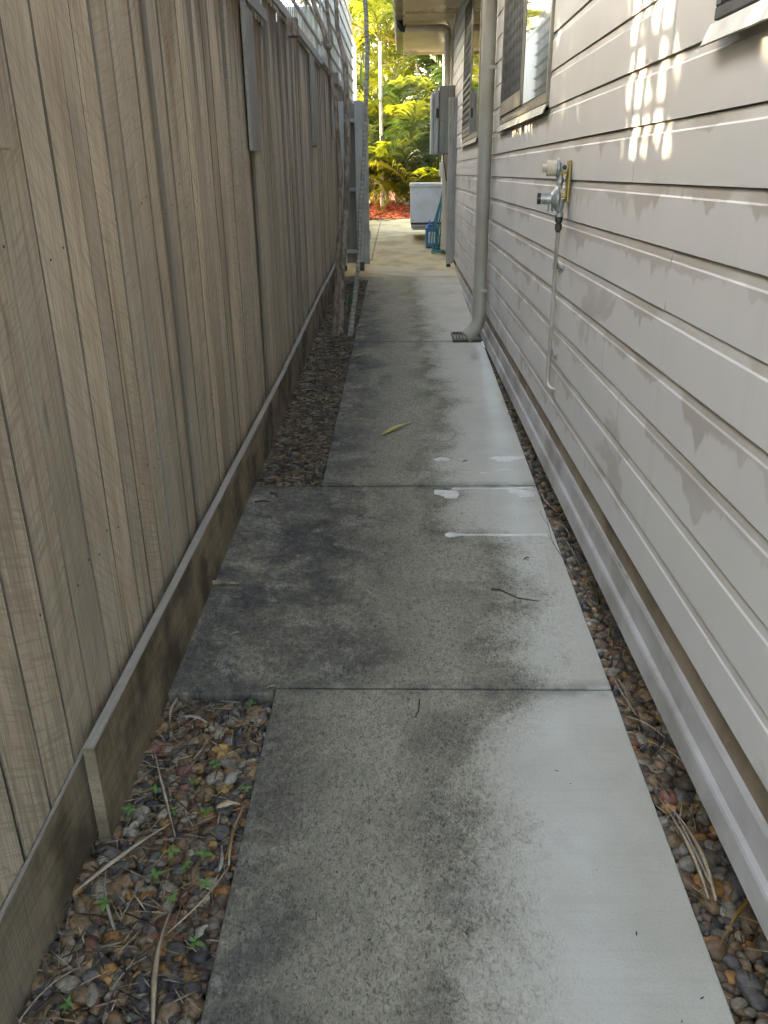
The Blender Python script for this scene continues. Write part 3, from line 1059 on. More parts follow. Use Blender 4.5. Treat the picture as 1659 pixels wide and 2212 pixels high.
def window(y0, y1, z0, z1, screen, mt='frame', louvre=False):
    w = thing('window', None, None, (WX, (y0 + y1) / 2, z0))
    w.parent = house
    w.location = Vector((WX, (y0 + y1) / 2, z0)) - wloc(house)
    fm = M_[mt]
    fx0, fx1 = WX - .012, WX + .05
    MB().box(fx0, fx1, y0, y1, z0, z0 + .022).build('sill_rail', fm, w, bevel=.002)
    MB().box(fx0 + .008, fx1, y0 + .03, y1 - .03, z0 + .0225, z0 + .046).build('sill_rail', fm, w, bevel=.002)
    MB().box(fx0, fx1, y0, y1, z1 - .04, z1).build('head_rail', fm, w, bevel=.002)
    MB().box(fx0, fx1, y0, y0 + .03, z0 + .0225, z1 - .0405).build('jamb', fm, w, bevel=.002)
    MB().box(fx0, fx1, y1 - .03, y1, z0 + .0225, z1 - .0405).build('jamb', fm, w, bevel=.002)
    ym = y0 + (y1 - y0) * .46
    MB().box(WX - .009, WX + .03, ym - .016, ym + .016, z0 + .047, z1 - .041).build('mullion', M_['frame'], w, bevel=.002)
    za, zb = z0 + .047, z1 - .041
    MB().box(WX - .006, WX + .002, y0 + .031, ym - .017, za, zb).build('pane', M_['glass'], w)
    MB().box(WX + .006, WX + .012, ym + .017, y1 - .031, za, zb).build('pane', M_['dark'], w)
    if screen:
        s = MB()
        s.box(WX - .013, WX + .003, ym + .018, y1 - .032, za, za + .07)
        s.box(WX - .013, WX + .003, ym + .018, ym + .032, za + .0705, zb)
        s.box(WX - .013, WX + .003, y1 - .046, y1 - .032, za + .0705, zb)
        so = s.build('screen_frame', fm, w)
        diamond(ym + .032, y1 - .046, za + .07, zb, WX - .011, .060, .120, .0075).build('screen_mesh', M_['mesh'], so)
    if louvre:
        for i in range(9):
            zz = za + .02 + i * .055
            MB().box(WX - .0135, WX - .0115, ym + .05, y1 - .06, zz, zz + .026).build('slat', M_['darkframe'], w)
    # flashing under the sill
    fl = MB().prism([(WX - .028, z0 - .040), (WX - .026, z0 - .036), (WX - .0135, z0 - .004), (WX + .0, z0 - .002), (WX + .0, z0 - .008), (WX - .011, z0 - .012), (WX - .025, z0 - .042)], y0 - .012, y1 + .012)
    fl.build('sill', M_['flash'], w)
    MB().prism([(WX - .030, z1 + .004), (WX - .030, z1 + .016), (WX - .004, z1 + .060), (WX - .002, z1 + .060), (WX - .002, z1 + .004)], y0 - .02, y1 + .02).build('head_flashing', M_['gutter'], w)
    return w


tag(window(*WINS[0][:4], False, 'darkframe'), 'dark framed window with a worn cream sill at the top right corner')
tag(window(*WINS[1][:4], True), 'sliding window with a black diamond mesh screen beside bright reflecting glass')
tag(window(*WINS[2][:4], True, 'frame', True), 'far window beyond the downpipe reflecting yellow palms')

# ------------------------------------------------------------------ big downpipe with drain grate
DX, DY, DR = .545, 5.86, .046
dp = thing('downpipe', 'round beige downpipe on the wall emptying over a black grate', 'downpipe', (DX, DY, .35))
MB().tube([(DX, DY, .535), (DX, DY, 3.11)], DR, 22, cap=False).build('pipe', M_['pipe'], dp)
MB().tube([(DX, DY, .56), (DX, DY, .75)], DR + .003, 22).build('socket', M_['pipe'], dp)
el = [(DX, DY, .56), (DX, DY, .52), (DX - .008, DY, .487), (DX - .030, DY - .004, .455), (DX - .058, DY - .010, .428), (DX - .088, DY - .018, .402)]
e_ = MB().tube(el, DR + .0045, 22, cap=False)
e_.tube(el[1:], DR - .002, 22, cap=False)
e_.build('elbow', M_['pipe'], dp)
MB().tube([(DX, DY, .715), (DX, DY, .742)], DR + .006, 22).build('clip', M_['pipe'], dp)
MB().box(DX - .01, WX - .003, DY - .055, DY - .046, .718, .738).build('bracket', M_['pipe'], dp)
MB().box(DX - .01, WX - .003, DY - .055, DY - .046, 2.1, 2.12).build('bracket', M_['pipe'], dp)
gr = thing('drain_grate', 'black slotted plastic drain grate on the path under the downpipe', 'drain grate', (.5, 6.33, gz(6.33)))
MB().box(.385, .400, 6.20, 6.47, .001, .020, SL).build('frame', M_['grate'], gr)
MB().box(.598, .612, 6.20, 6.47, .001, .020, SL).build('frame', M_['grate'], gr)
MB().box(.4005, .5975, 6.20, 6.215, .001, .020, SL).build('frame', M_['grate'], gr)
MB().box(.4005, .5975, 6.455, 6.47, .001, .020, SL).build('frame', M_['grate'], gr)
for i in range(8):
    xx = .415 + i * .0235
    MB().box(xx, xx + .011, 6.2155, 6.4545, .006, .018, SL).build('bar', M_['grate'], gr)
MB().box(.401, .597, 6.3, 6.318, .004, .0055, SL).build('cross_bar', M_['black'], gr)
o = MB().box(.600, .6145, 6.0, 6.19, .0008, .012, SL).build('plastic_offcut', M_['white'], None, bevel=.002)
tag(o, 'small white plastic offcut beside the drain grate', 'offcut')

# ------------------------------------------------------------------ gas regulator set
gy = 3.13
gs = thing('gas_regulator', 'pair of grey gas regulators on a yellow wall bracket with pipe below', 'regulator', (WX, gy, 1.30))
MB().box(WX - .012, WX - .0015, gy - .020, gy + .022, 1.392, 1.535).build('bracket', M_['yellow'], gs, bevel=.003)
MB().box(WX - .040, WX - .0125, gy - .012, gy + .012, 1.41, 1.425).build('bracket_arm', M_['yellow'], gs, bevel=.002)
MB().box(WX - .040, WX - .0125, gy - .012, gy + .012, 1.488, 1.500).build('bracket_arm', M_['yellow'], gs, bevel=.002)
AX = (-1, .10, 0)
u = MB().lathe([(0, .0), (0, .016), (.012, .018), (.014, .030), (.017, .0325), (.023, .0325), (.026, .0285), (.026, .0)], (WX - .026, gy, 1.508), AX, 26)
up = u.build('upper_regulator', M_['metal'], gs)
MB().lathe([(0, .0255), (.033, .0265), (.034, .024), (.034, .014), (.046, .0135), (.048, .011), (.048, 0)], (WX - .052, gy + .003, 1.508), AX, 24).build('cap', M_['cream'], up)
MB().box(WX - .100, WX - .088, gy - .004, gy + .018, 1.503, 1.513).build('key', M_['cream'], up, bevel=.001)
MB().tube([(WX - .030, gy - .016, 1.510), (WX - .030, gy - .040, 1.510)], .012, 16).build('inlet_port', M_['metal'], up)
MB().tube([(WX - .030, gy - .0405, 1.510), (WX - .030, gy - .0415, 1.510)], .008, 16).build('port_hole', M_['black'], up)
MB().lathe([(0, .011), (.018, .011), (.018, .0135), (.032, .0135), (.032, .011), (.055, .010)], (WX - .036, gy + .002, 1.492), (0, 0, -1), 6, False).build('hex_nipple', M_['metal'], gs)
lo = MB().lathe([(0, 0), (0, .022), (.006, .040), (.009, .0425), (.013, .0425), (.018, .038), (.030, .023), (.034, .020), (.070, .0185), (.071, 0)], (WX - .030, gy + .002, 1.407), AX, 30).build('lower_regulator', M_['metal'], gs)
MB().lathe([(0, .0195), (.012, .0195), (.012, .016), (.009, .015), (.009, 0)], (WX - .100, gy + .009, 1.407), AX, 24).build('cap', M_['black'], lo)
MB().lathe([(0, .008), (.024, .009), (.026, .012), (.032, .012), (.032, 0)], (WX - .064, gy + .005, 1.395), (0, 0, -1), 16).build('vent', M_['metal'], lo)
MB().lathe([(0, .016), (.02, .016), (.045, .012), (.047, .015), (.060, .015)], (WX - .030, gy + .002, 1.405), (0, 0, -1), 16).build('outlet', M_['metal'], lo)
MB().lathe([(0, .0135), (.018, .0135), (.018, .0095), (.022, .0095), (.024, .0125), (.044, .0125), (.046, .009), (.056, .008)], (WX - .030, gy + .002, 1.344), (0, 0, -1), 6, False).build('union_nut', M_['rust'], gs)
pp = [(WX - .030, gy + .002, 1.292), (WX - .030, gy + .006, 1.26), (WX - .026, gy + .030, 1.215), (WX - .018, gy + .075, 1.165), (WX - .0155, gy + .085, 1.12), (WX - .0155, gy + .080, .95),
      (WX - .0155, gy + .082, .80), (WX - .0155, gy + .082, .735), (WX - .0150, gy + .074, .712), (WX - .0135, gy + .055, .702), (WX - .0105, gy + .030, .701), (WX - .0105, gy + .010, .701), (WX + .01, gy - .004, .701)]
MB().tube(pp, .0082, 12).build('pipe', M_['pipe'], gs)
for zc_ in (1.165, .835):
    cl = MB().box(WX - .006, WX - .0015, gy - .010, gy + .075, zc_ - .010, zc_ + .010).build('clip', M_['pipe_grey'], gs, bevel=.002)
    MB().tube([(WX - .0155, gy + .083, zc_ - .011), (WX - .0155, gy + .083, zc_ + .011)], .0118, 12).build('saddle', M_['pipe_grey'], cl)
    for ys_ in (.0, .022):
        MB().lathe([(0, .005), (.003, .005), (.004, .003), (.004, 0)], (WX - .0062, gy + ys_, zc_), (-1, 0, 0), 8).build('screw', M_['metal'], cl)

# ================================================================== GATEWAY
gp = thing('fixed_gate_panel', 'narrow blue grey fixed panel with three rails between fence and path', 'gate', (-.54, 9.7, gz(9.7)))  # fixed panel beside the gateway; the gate leaf itself is not built
gz0 = gz(9.7)
MB().box(-.695, -.640, 9.62, 9.68, gz0 + .06, 2.205).build('stile', M_['gate'], gp, bevel=.003)
MB().box(-.520, -.440, 9.60, 9.68, gz0 + .10, 2.21).build('stile', M_['gate'], gp, bevel=.003)
for zr in (2.02, 1.325, .665):
    MB().prism([(-.6395, zr - .018), (-.6395, zr + .018), (-.5205, zr + .018), (-.5205, zr - .018)], 9.63, 9.744).build('rail', M_['gate'], gp, bevel=.002)
for i, xb in enumerate((-.68, -.600, -.52)):
    MB().box(xb, xb + .077, 9.745, 9.760, gz0 + .07, 2.19).build('paling', M_['tpost'], gp)
MB().box(-.437, -.380, 9.64, 9.72, gz0 + .07, 2.20).build('hinge_post', M_['gate'], gp, bevel=.003)
for zr in (.80, 1.95):
    MB().box(-.379, -.368, 9.65, 9.70, zr, zr + .09).build('hinge', M_['post'], gp, bevel=.002)
MB().box(-.515, -.442, 9.61, 9.68, gz0 + .001, gz0 + .098).build('foot', M_['black'], gp)
MB().box(-.690, -.642, 9.63, 9.68, gz0 + .001, gz0 + .058).build('foot', M_['black'], gp)
rp = thing('gate_post', 'grooved taupe steel gate post against the house wall', 'post', (.56, 9.9, .50))
MB().box(.508, .527, 9.86, 9.93, .500, 2.25).build('flange', M_['post'], rp, bevel=.002)
MB().box(.5275, .5395, 9.864, 9.93, .500, 2.25).build('groove', M_['post'], rp)
MB().box(.540, .565, 9.86, 9.93, .500, 2.25).build('flange', M_['post'], rp, bevel=.002)
MB().box(.569, .598, 9.862, 9.94, .510, 2.245).build('wall_channel', M_['post'], rp, bevel=.002)
MB().box(.515, .562, 9.87, 9.925, .455, .4985).build('foot', M_['black'], rp)

# ------------------------------------------------------------------ meter box and far pipes
mb_ = thing('meter_box', 'grey electrical meter box with a paler door on the wall past the gate', 'meter box', (.5, 10.5, 1.70))
MB().box(.418, .596, 10.32, 10.90, 1.695, 2.405).build('cabinet', M_['meter'], mb_, bevel=.008, seg=2)
MB().box(.362, .415, 10.30, 10.88, 1.690, 2.36).build('door', M_['meter2'], mb_, bevel=.012, seg=2)
MB().box(.330, .3615, 10.32, 10.86, 1.700, 2.34).build('door_lip', M_['meter2'], mb_, bevel=.012, seg=2)
MB().box(.385, .412, 10.265, 10.299, 2.07, 2.17).build('handle', M_['black'], mb_, bevel=.008, seg=2)
MB().box(.43, .485, 10.309, 10.3195, 1.70, 2.045).build('hatch', M_['meter'], mb_, bevel=.003)
cb = MB().tube([(.478, 10.36, 1.70), (.482, 10.36, 1.62), (.505, 10.38, 1.50), (.52, 10.45, 1.42), (.53, 10.6, 1.40)], .006, 8).build('cable', M_['black'], mb_)
fp = thing('eave_pipe', 'cream stormwater pipe from the gutter across the soffit and down the wall', 'pipe', (.535, 11.0, gz(11)))
MB().tube([(-.035, 11.0, 3.20), (-.035, 11.0, 3.13), (-.028, 11.0, 3.095), (-.008, 11.0, 3.075), (.03, 11.0, 3.070)], .045, 18).build('elbow', M_['black'], fp)
MB().tube([(.031, 11.0, 3.070), (.30, 11.0, 3.066), (.470, 11.0, 3.064)], .040, 18, cap=False).build('pipe', M_['pipe_cream'], fp)
MB().tube([(.40, 11.0, 3.065), (.49, 11.0, 3.062), (.525, 11.0, 3.045), (.537, 11.0, 3.01), (.537, 11.0, 2.96)], .0445, 18, cap=False).build('elbow', M_['pipe_cream'], fp)
MB().tube([(.537, 11.0, 2.97), (.537, 11.0, gz(11) + .02)], .039, 18).build('pipe', M_['pipe_cream'], fp)
MB().tube([(.537, 11.0, 2.80), (.537, 11.0, 2.885)], .0405, 18, cap=False).build('tape_band', M_['white'], fp)
MB().tube([(.537, 11.0, gz(11) + .02), (.537, 11.0, gz(11) + .20)], .046, 18).build('socket', M_['pipe_cream'], fp)
cq = thing('conduit', 'thin cream conduit running down the wall beside the eave pipe', 'conduit', (.588, 10.92, 2.4))
MB().tube([(.52, 10.90, 3.12), (.56, 10.91, 3.06), (.586, 10.92, 2.98), (.586, 10.92, 2.41)], .011, 10).build('tube', M_['pipe_cream'], cq)
MB().tube([(.588, 10.2, 3.115), (.586, 10.9, 3.00)], .010, 10).build('tube', M_['pipe_cream'], cq)
iso = thing('isolator_switch', 'small white isolator box on the wall above the cabinet', 'switch', (.57, 12.1, 1.45))
MB().box(.508, .597, 12.05, 12.17, 1.44, 1.62).build('box', M_['white'], iso, bevel=.006, seg=2)
MB().box(.53, .56, 12.035, 12.049, 1.50, 1.56).build('switch', M_['white'], iso, bevel=.004)

# ------------------------------------------------------------------ outdoor unit
ac = thing('air_conditioner', 'pale grey outdoor air conditioning unit bracketed off the house wall', 'air conditioner', (.34, 12.7, gz(12.7)))
MB().box(.112, .560, 12.30, 13.12, .830, 1.300).build('cabinet', M_['ac'], ac, bevel=.006, seg=2)
MB().box(.100, .572, 12.285, 13.135, 1.302, 1.355).build('lid', M_['white'], ac, bevel=.010, seg=2)
MB().box(.116, .556, 12.31, 13.11, .800, .829).build('plinth', M_['black'], ac)  # black box standing in for the dark gap above the base tray
MB().box(.122, .560, 12.30, 13.12, .755, .799).build('base_tray', M_['meter2'], ac, bevel=.005)
for (xs_, zs_) in ((.20, 1.22), (.48, 1.225), (.15, .86), (.52, .86)):
    MB().lathe([(0, .008), (.003, .007), (.003, 0)], (xs_, 12.299, zs_), (0, -1, 0), 8).build('screw', M_['metal'], ac)
for yb in (12.42, 12.98):
    MB().box(.14, .597, yb, yb + .035, .720, .7535).build('bracket', M_['white'], ac)
    MB().box(.570, .597, yb, yb + .035, .30, .719).build('bracket', M_['white'], ac)

# ------------------------------------------------------------------ blue can and hose
cn = thing('jerry_can', 'blue plastic jerry can with pale label standing on the path', 'jerry can', (.40, 11.6, gz(11.6)))
b0 = gz(11.6) + .004
MB().box(.310, .478, 11.47, 11.72, b0, b0 + .265).build('body', M_['blue'], cn, bevel=.022, seg=3)
MB().prism([(.330, b0 + .2665), (.345, b0 + .295), (.440, b0 + .295), (.460, b0 + .2665)], 11.50, 11.69).build('shoulder', M_['blue'], cn, bevel=.006)
MB().lathe([(0, .027), (.035, .027), (.038, .022), (.038, 0)], (.425, 11.545, b0 + .2955), (0, 0, 1), 16).build('cap', M_['blue'], cn)
MB().tube([(.365, 11.52, b0 + .29), (.365, 11.53, b0 + .335), (.365, 11.60, b0 + .345), (.365, 11.67, b0 + .335), (.365, 11.68, b0 + .29)], .010, 10).build('handle', M_['blue'], cn)
MB().box(.345, .440, 11.4675, 11.4695, b0 + .06, b0 + .205).build('label', M_['label'], cn)
hs = thing('garden_hose', 'coiled teal garden hose hanging from the wall tap down to the path', 'hose', (.47, 11.1, gz(11)))
hp = []
for k in range(6):
    w, yk = .06 + .036 * k, 11.02 + .03 * k
    xr = .560 - .004 * k
    ztop, zbot = 1.46 - .012 * k, gz(11) + .030 + .018 * (k % 4)
    hp = []
    for i in range(33):
        t = i / 32 * 2 * math.pi
        zz = (ztop + zbot) / 2 + (ztop - zbot) / 2 * math.cos(t)
        low = .5 - .5 * math.cos(t)
        sx = math.sin(t)
        xx = xr - .012 - low ** 1.6 * (w * .50) + sx * w * .42 * (low ** 1.2 + .08) + .006 * math.sin(3 * t + k)
        hp.append((min(xx, .592), yk + .02 * math.sin(2 * t + k), max(zz, gz(11) + .016)))
    MB().tube(hp, .0088, 8, cap=False).build('loop', M_['hose'], hs)
ring = []
for i in range(60):
    t = i / 59 * 2 * math.pi * 2.3
    ring.append((.465 + .095 * math.cos(t) * (1 - i / 300), 11.03 + .12 * math.sin(t), gz(11.03) + .014 + i * .0006))
MB().tube(ring, .0105, 8).build('loop', M_['hose'], hs)
tp = thing('wall_tap', 'white plastic tap fitting at the wall behind the hose', 'tap', (.57, 11.3, 1.45))
MB().tube([(.597, 11.22, 1.47), (.545, 11.22, 1.47), (.535, 11.22, 1.455), (.535, 11.22, 1.42)], .014, 12).build('spout', M_['white'], tp)
MB().lathe([(0, .008), (.02, .008), (.02, .028), (.032, .028), (.032, 0)], (.555, 11.22, 1.484), (0, 0, 1), 10).build('handle', M_['white'], tp)

# ================================================================== NEIGHBOUR
nb = thing('neighbour_garage', 'white rendered building standing behind the far end of the fence', 'building', (-1.6, 14, gz(14)))
MB().box(-5.0, -.800, 12.0, 15.7, .2, 3.42).build('wall', M_['render'], nb)
MB().box(-5.02, -.788, 11.98, 15.72, 3.4205, 3.47).build('capping', M_['white'], nb)


# unseen foliage added to shade the wall, gaps cut along rays for sun patches
def added_hedge():
    V, Fc = [], []
    rr = random.Random(5)
    s_ = -SUNV / SUNV.x * -1
    n = 0
    tries = 0
    while n < 42000 and tries < 120000:
        tries += 1
        x, y, z = rr.uniform(-3.3, -2.2), rr.uniform(-2.0, 13.2), .0
        z = rr.uniform(1.2, 4.7) + .25 * math.sin(y * 1.7)
        t = (WX - x)
        hy, hz = y - .6 * t, z - .575 * t
        ga = 1.92 + .06 * math.sin(z * 9) < hy < 2.50 + .08 * math.sin(z * 7 + x * 5) and hz > 1.2 and rr.random() < .90
        gb = 4.08 < hy < 4.92 and 1.2 < hz < 1.76 and rr.random() < .90
        gc = 1.35 < hy < 1.72 and 1.66 < hz < 1.78 and rr.random() < .8
        if ga or gb or gc:
            continue
        a = Vector((rr.uniform(-1, 1), rr.uniform(-1, 1), rr.uniform(-1, 1))).normalized()
        b = a.orthogonal().normalized() * .10
        c = a.cross(b).normalized() * .052
        p = Vector((x, y, z))
        o = len(V)
        V.extend([p - b, p + c, p + b, p - c])
        Fc.append((o, o + 1, o + 2, o + 3))
        n += 1
    me = bpy.data.meshes.new('foliage')
    hd = thing('added_hedge', 'unseen leafy screen added behind the timber fence to shade the wall', 'added_hedge', (-2.7, 4, gz(4) - .1))
    org = wloc(hd)
    me.from_pydata([q - org for q in V], [], Fc)
    link('foliage', me, M_['added_hedge'], hd, org)
    for i in range(7):
        yy = -.6 + i * 2.2
        MB().tube([(-2.75, yy, gz(yy) - .15), (-2.72, yy + .1, 1.2), (-2.8, yy - .1, 3.0)], [.06, .05, .02], 8).build('stem', M_['bark2'], hd)


added_hedge()

# ================================================================== TRUNKS BY THE FENCE
def crown_of(parent, tips, n, mat, size=.10, spread=.5, seed=1):
    rr = random.Random(seed)
    V, Fc = [], []
    for i in range(n):
        t = Vector(rr.choice(tips))
        d = Vector((rr.gauss(0, 1), rr.gauss(0, 1), rr.gauss(0, .8)))
        p = t + d.normalized() * spread * rr.random() ** .4
        a = Vector((rr.uniform(-1, 1), rr.uniform(-1, 1), rr.uniform(-1, 1))).normalized()
        b = a.orthogonal().normalized() * size
        c = a.cross(b).normalized() * size * .4
        o = len(V)
        V.extend([p - b, p + c, p + b, p - c])
        Fc.append((o, o + 1, o + 2, o + 3))
    me = bpy.data.meshes.new('crown')
    org = wloc(parent)
    me.from_pydata([q - org for q in V], [], Fc)
    link('crown', me, mat, parent, org)


def wig(pts, n=5, amp=.004, seed=0):
    """refine a polyline and roughen it a little"""
    out = []
    for i in range(len(pts) - 1):
        a, b = Vector(pts[i]), Vector(pts[i + 1])
        for k in range(n):
            p = a.lerp(b, k / n)
            out.append(p + Vector((mnoise.noise(p * 7 + Vector((seed, 0, 0))), mnoise.noise(p * 7 + Vector((0, seed, 3))), 0)) * amp)
    out.append(Vector(pts[-1]))
    return out


def lin(a, b, n):
    return [a + (b - a) * i / (n - 1) for i in range(n)]


tb = thing('slender_tree', 'slender grey barked tree with mottled trunk beside the gate panel', 'tree', (-.51, 6.55, gz(6.55)))
pts = wig([(-.513, 6.55, .26), (-.50, 6.55, .45), (-.482, 6.55, .764), (-.437, 6.54, 1.209), (-.415, 6.52, 1.561), (-.401, 6.5, 1.791), (-.409, 6.5, 2.208), (-.438, 6.5, 2.323), (-.461, 6.5, 2.437), (-.464, 6.5, 2.65), (-.44, 6.55, 3.4), (-.46, 6.6, 4.4), (-.5, 6.7, 5.3)], 4, .010, 1)
rad = [(.035 - .009 * min(i / 8, 1) - .016 * i / len(pts)) * (1 + .14 * mnoise.noise(Vector((i * .9, 0, 0)))) for i in range(len(pts))]
MB().tube(pts, rad, 12).build('trunk', M_['bark'], tb)
ta = thing('forked_tree', 'thin dark brown leaning tree forking in front of the trellis', 'tree', (-.552, 6.52, gz(6.52)))
pts = wig([(-.556, 6.50, .26), (-.53, 6.50, .5), (-.500, 6.49, .875), (-.480, 6.48, 1.139), (-.463, 6.46, 1.479), (-.470, 6.47, 1.73), (-.489, 6.5, 1.973), (-.510, 6.5, 2.151), (-.528, 6.5, 2.300), (-.534, 6.5, 2.340)], 4, .009, 2)
rad = [(.027 - .006 * min(i / 6, 1) - .010 * i / len(pts)) * (1 + .15 * mnoise.noise(Vector((i * .8, 3, 0)))) for i in range(len(pts))]
rad[-3:] = [.026, .030, .020]
MB().tube(pts, rad, 12).build('trunk', M_['bark2'], ta)
f1 = wig([(-.530, 6.5, 2.31), (-.545, 6.5, 2.40), (-.564, 6.5, 2.449), (-.60, 6.5, 2.53), (-.629, 6.5, 2.605), (-.67, 6.52, 2.9), (-.66, 6.55, 3.5), (-.72, 6.6, 4.2)], 3, .008, 3)
MB().tube(f1, lin(.019, .007, len(f1)), 10).build('branch', M_['bark2'], ta)
f2 = wig([(-.527, 6.5, 2.31), (-.508, 6.5, 2.345), (-.510, 6.5, 2.40), (-.518, 6.5, 2.466), (-.527, 6.5, 2.604), (-.53, 6.5, 3.0), (-.58, 6.45, 3.8), (-.6, 6.4, 4.5)], 3, .008, 4)
MB().tube(f2, lin(.019, .007, len(f2)), 10).build('branch', M_['bark'], ta)
crown_of(tb, [(-.5, 6.7, 5.3), (-.7, 6.3, 5.0), (-.3, 7.1, 5.2)], 900, M_['added_hedge'], .07, .7, 2)
crown_of(ta, [(-.72, 6.6, 4.3), (-.6, 6.4, 4.6)], 500, M_['added_hedge'], .06, .5, 3)


# ------------------------------------------------------------------ palms
def frond_mesh(name, L, n, lw, a0, droop, leaf, seed, fold=.5, gap=0.0):
    rr = random.Random(seed)
    mb = MB()
    P = []
    p = Vector((0, 0, 0))
    N = 16
    for i in range(N + 1):
        t = i / N
        a = a0 - droop * t ** 1.35
        P.append(p.copy())
        p = p + Vector((math.cos(a), .04 * math.sin(t * 3 + seed), math.sin(a))) * (L / N)

    def at(t):
        k = min(t * N, N - .001)
        i = int(k)
        return P[i].lerp(P[i + 1], k - i), (P[i + 1] - P[i]).normalized()
    mb.tube([P[i] for i in range(0, N + 1, 2)], [.012 * (1 - .85 * i / N) + .0015 for i in range(0, N + 1, 2)], 5)
    for i in range(n):
        t = .16 + .84 * (i + .5) / n
        for sgn in (-1, 1):
            if rr.random() < gap:
                continue
            o, d = at(t + rr.uniform(-.006, .006))
            side = Vector((0, sgn, 0))
            upv = d.cross(Vector((0, 1, 0))) * -1
            if upv.z < 0:
                upv = -upv
            ll = leaf * (math.sin(math.pi * min(.18 + .80 * t, 1.0)) ** .8) * rr.uniform(.85, 1.1) + .03
            fw = .55 + .75 * t
            dr = (side * 1.0 + d * fw + upv * fold * rr.uniform(.5, 1.2)).normalized()
            wv = d.lerp(upv, .35 + .3 * rr.random()).normalized()
            q0 = o
            dn = Vector((0, 0, -1))
            q1 = o + dr * ll * .38
            d2 = (dr + dn * rr.uniform(.25, .6)).normalized()
            q2 = q1 + d2 * ll * .36
            d3 = (d2 + dn * rr.uniform(.35, .9)).normalized()
            q3 = q2 + d3 * ll * .30
            w = lw
            b = len(mb.v)
            mb.add([q0 - wv * w * .25, q0 + wv * w * .25, q1 - wv * w * .5, q1 + wv * w * .5, q2 - wv * w * .42, q2 + wv * w * .42, q3],
                   [(0, 1, 3, 2), (2, 3, 5, 4), (4, 5, 6)], True)
    return mb.mesh(name)


FR = {}
for i in range(5):
    FR['g%d' % i] = frond_mesh('frond', 2.1 + .14 * i, 27, .046, R(68 - 4 * i), R(95 + 12 * i), .60, 20 + i, .55)
for i in range(2):
    FR['y%d' % i] = frond_mesh('frond', 1.7, 36, .032, R(45), R(150), .48, 30 + i, .1, .15)
for i in range(2):
    FR['u%d' % i] = frond_mesh('frond', 1.8, 27, .050, R(82), R(45 + 10 * i), .62, 36 + i, .8)
FRM = {}


def frond(key, matk, parent, loc, az, tilt, sc):
    k = (key, matk)
    if k not in FRM:
        me = FR[key].copy()
        me.materials.append(M_[matk])
        FRM[k] = me
    o = link('frond', FRM[k], None, parent, loc, (0, -tilt, az), (sc, sc, sc))
    return o


def palm(name, label, x, y, stems, nf, hmin, hmax, mats, seed, sc=1.0, spread=.22, trunk='cane', rs=.028, keys=None):
    rr = random.Random(seed)
    p = thing(name, label, 'palm', (x, y, gz(y) - .02), 'palms in the red mulch bed')
    for s_ in range(stems):
        a = rr.uniform(0, 6.28)
        d = spread * rr.random() ** .5 if stems > 1 else 0
        bx_, by_ = x + d * math.cos(a), y + d * math.sin(a)
        h = rr.uniform(hmin, hmax)
        lean = .16 * h * (d / max(spread, .01)) if stems > 1 else .03
        tx, ty, tz = bx_ + lean * math.cos(a), by_ + lean * math.sin(a), gz(y) + h
        q = [(bx_, by_, gz(y) - .05), (bx_ + (tx - bx_) * .3, by_ + (ty - by_) * .3, gz(y) + h * .45), (tx, ty, tz)]
        q = wig(q, 5, .012, seed)
        MB().tube(q, lin(rs * 1.25, rs * .75, len(q)), 8).build('stem', M_[trunk], p)
        az0 = rr.uniform(0, 6.28)
        for i in range(nf):
            az = az0 + i * 2.399 + rr.uniform(-.3, .3)
            key = rr.choice(keys or ['g0', 'g1', 'g2', 'g3', 'g4', 'u0'])
            mt = rr.choices(mats[0], mats[1])[0]
            if mt == 'palmgold' and rr.random() < .6:
                key = rr.choice(['y0', 'y1'])
            tl = R(rr.uniform(-30, 14)) if key[0] != 'u' else R(rr.uniform(-12, 8))
            frond(key, mt, p, (tx, ty, tz + rr.uniform(-.1, .05)), az, tl, sc * rr.uniform(.75, 1.1))
    return p


GM = (['palm', 'palmgold', 'palmdark'], [5, .7, 3.5])
GB = (['palm', 'palmgold', 'palmdark'], [7, 1.6, 1.6])
palm('golden_cane_palm', 'bushy golden cane palm arching over the air conditioning unit', .85, 17.3, 5, 6, .7, 1.9, GM, 3)
palm('golden_cane_palm', 'low arching palm at the middle of the mulch bed behind the thin trunk', .30, 18.3, 5, 6, .5, 1.5, GM, 8)
palm('golden_cane_palm', 'tall palm clump rising behind the eave corner', .7, 19.6, 5, 6, 1.8, 3.4, GB, 5)
palm('golden_cane_palm', 'tall bright palm clump in the middle distance left of the eave', -.35, 20.4, 5, 6, 1.7, 3.3, GB, 13)
palm('golden_cane_palm', 'palm clump behind the white building corner with drooping yellow fronds', -2.2, 19.2, 3, 5, 1.0, 2.0, GB, 21)
palm('golden_cane_palm', 'palm clump hidden behind the house corner at the right', 1.9, 18.4, 4, 6, 1.0, 2.6, GM, 34)
palm('golden_cane_palm', 'farthest palm clump seen through the fronds at left', -.7, 24.5, 4, 6, 2.0, 3.6, GB, 55, 1.15)
palm('golden_cane_palm', 'farthest palm clump seen through the fronds at right', 1.2, 23.5, 5, 6, 2.2, 4.2, GB, 89, 1.15)
palm('golden_cane_palm', 'low dense palm with arching fronds right behind the air conditioning unit', .42, 16.9, 4, 6, .15, .7, GM, 61, .85)
palm('golden_cane_palm', 'low palm filling the bed behind the thin trunk', -.15, 18.9, 5, 6, .3, 1.1, GM, 64, .95)
palm('golden_cane_palm', 'low palm with yellow fronds in the left of the bed', -1.0, 19.6, 4, 6, .3, 1.2, GM, 67, .95)
palm('golden_cane_palm', 'small bushy palm close behind the foot of the thin trunk', -.02, 17.9, 4, 7, .05, .4, GM, 71, .8)
palm('golden_cane_palm', 'small bushy palm beside the white building end', -.85, 18.2, 4, 7, .05, .5, GM, 73, .8)
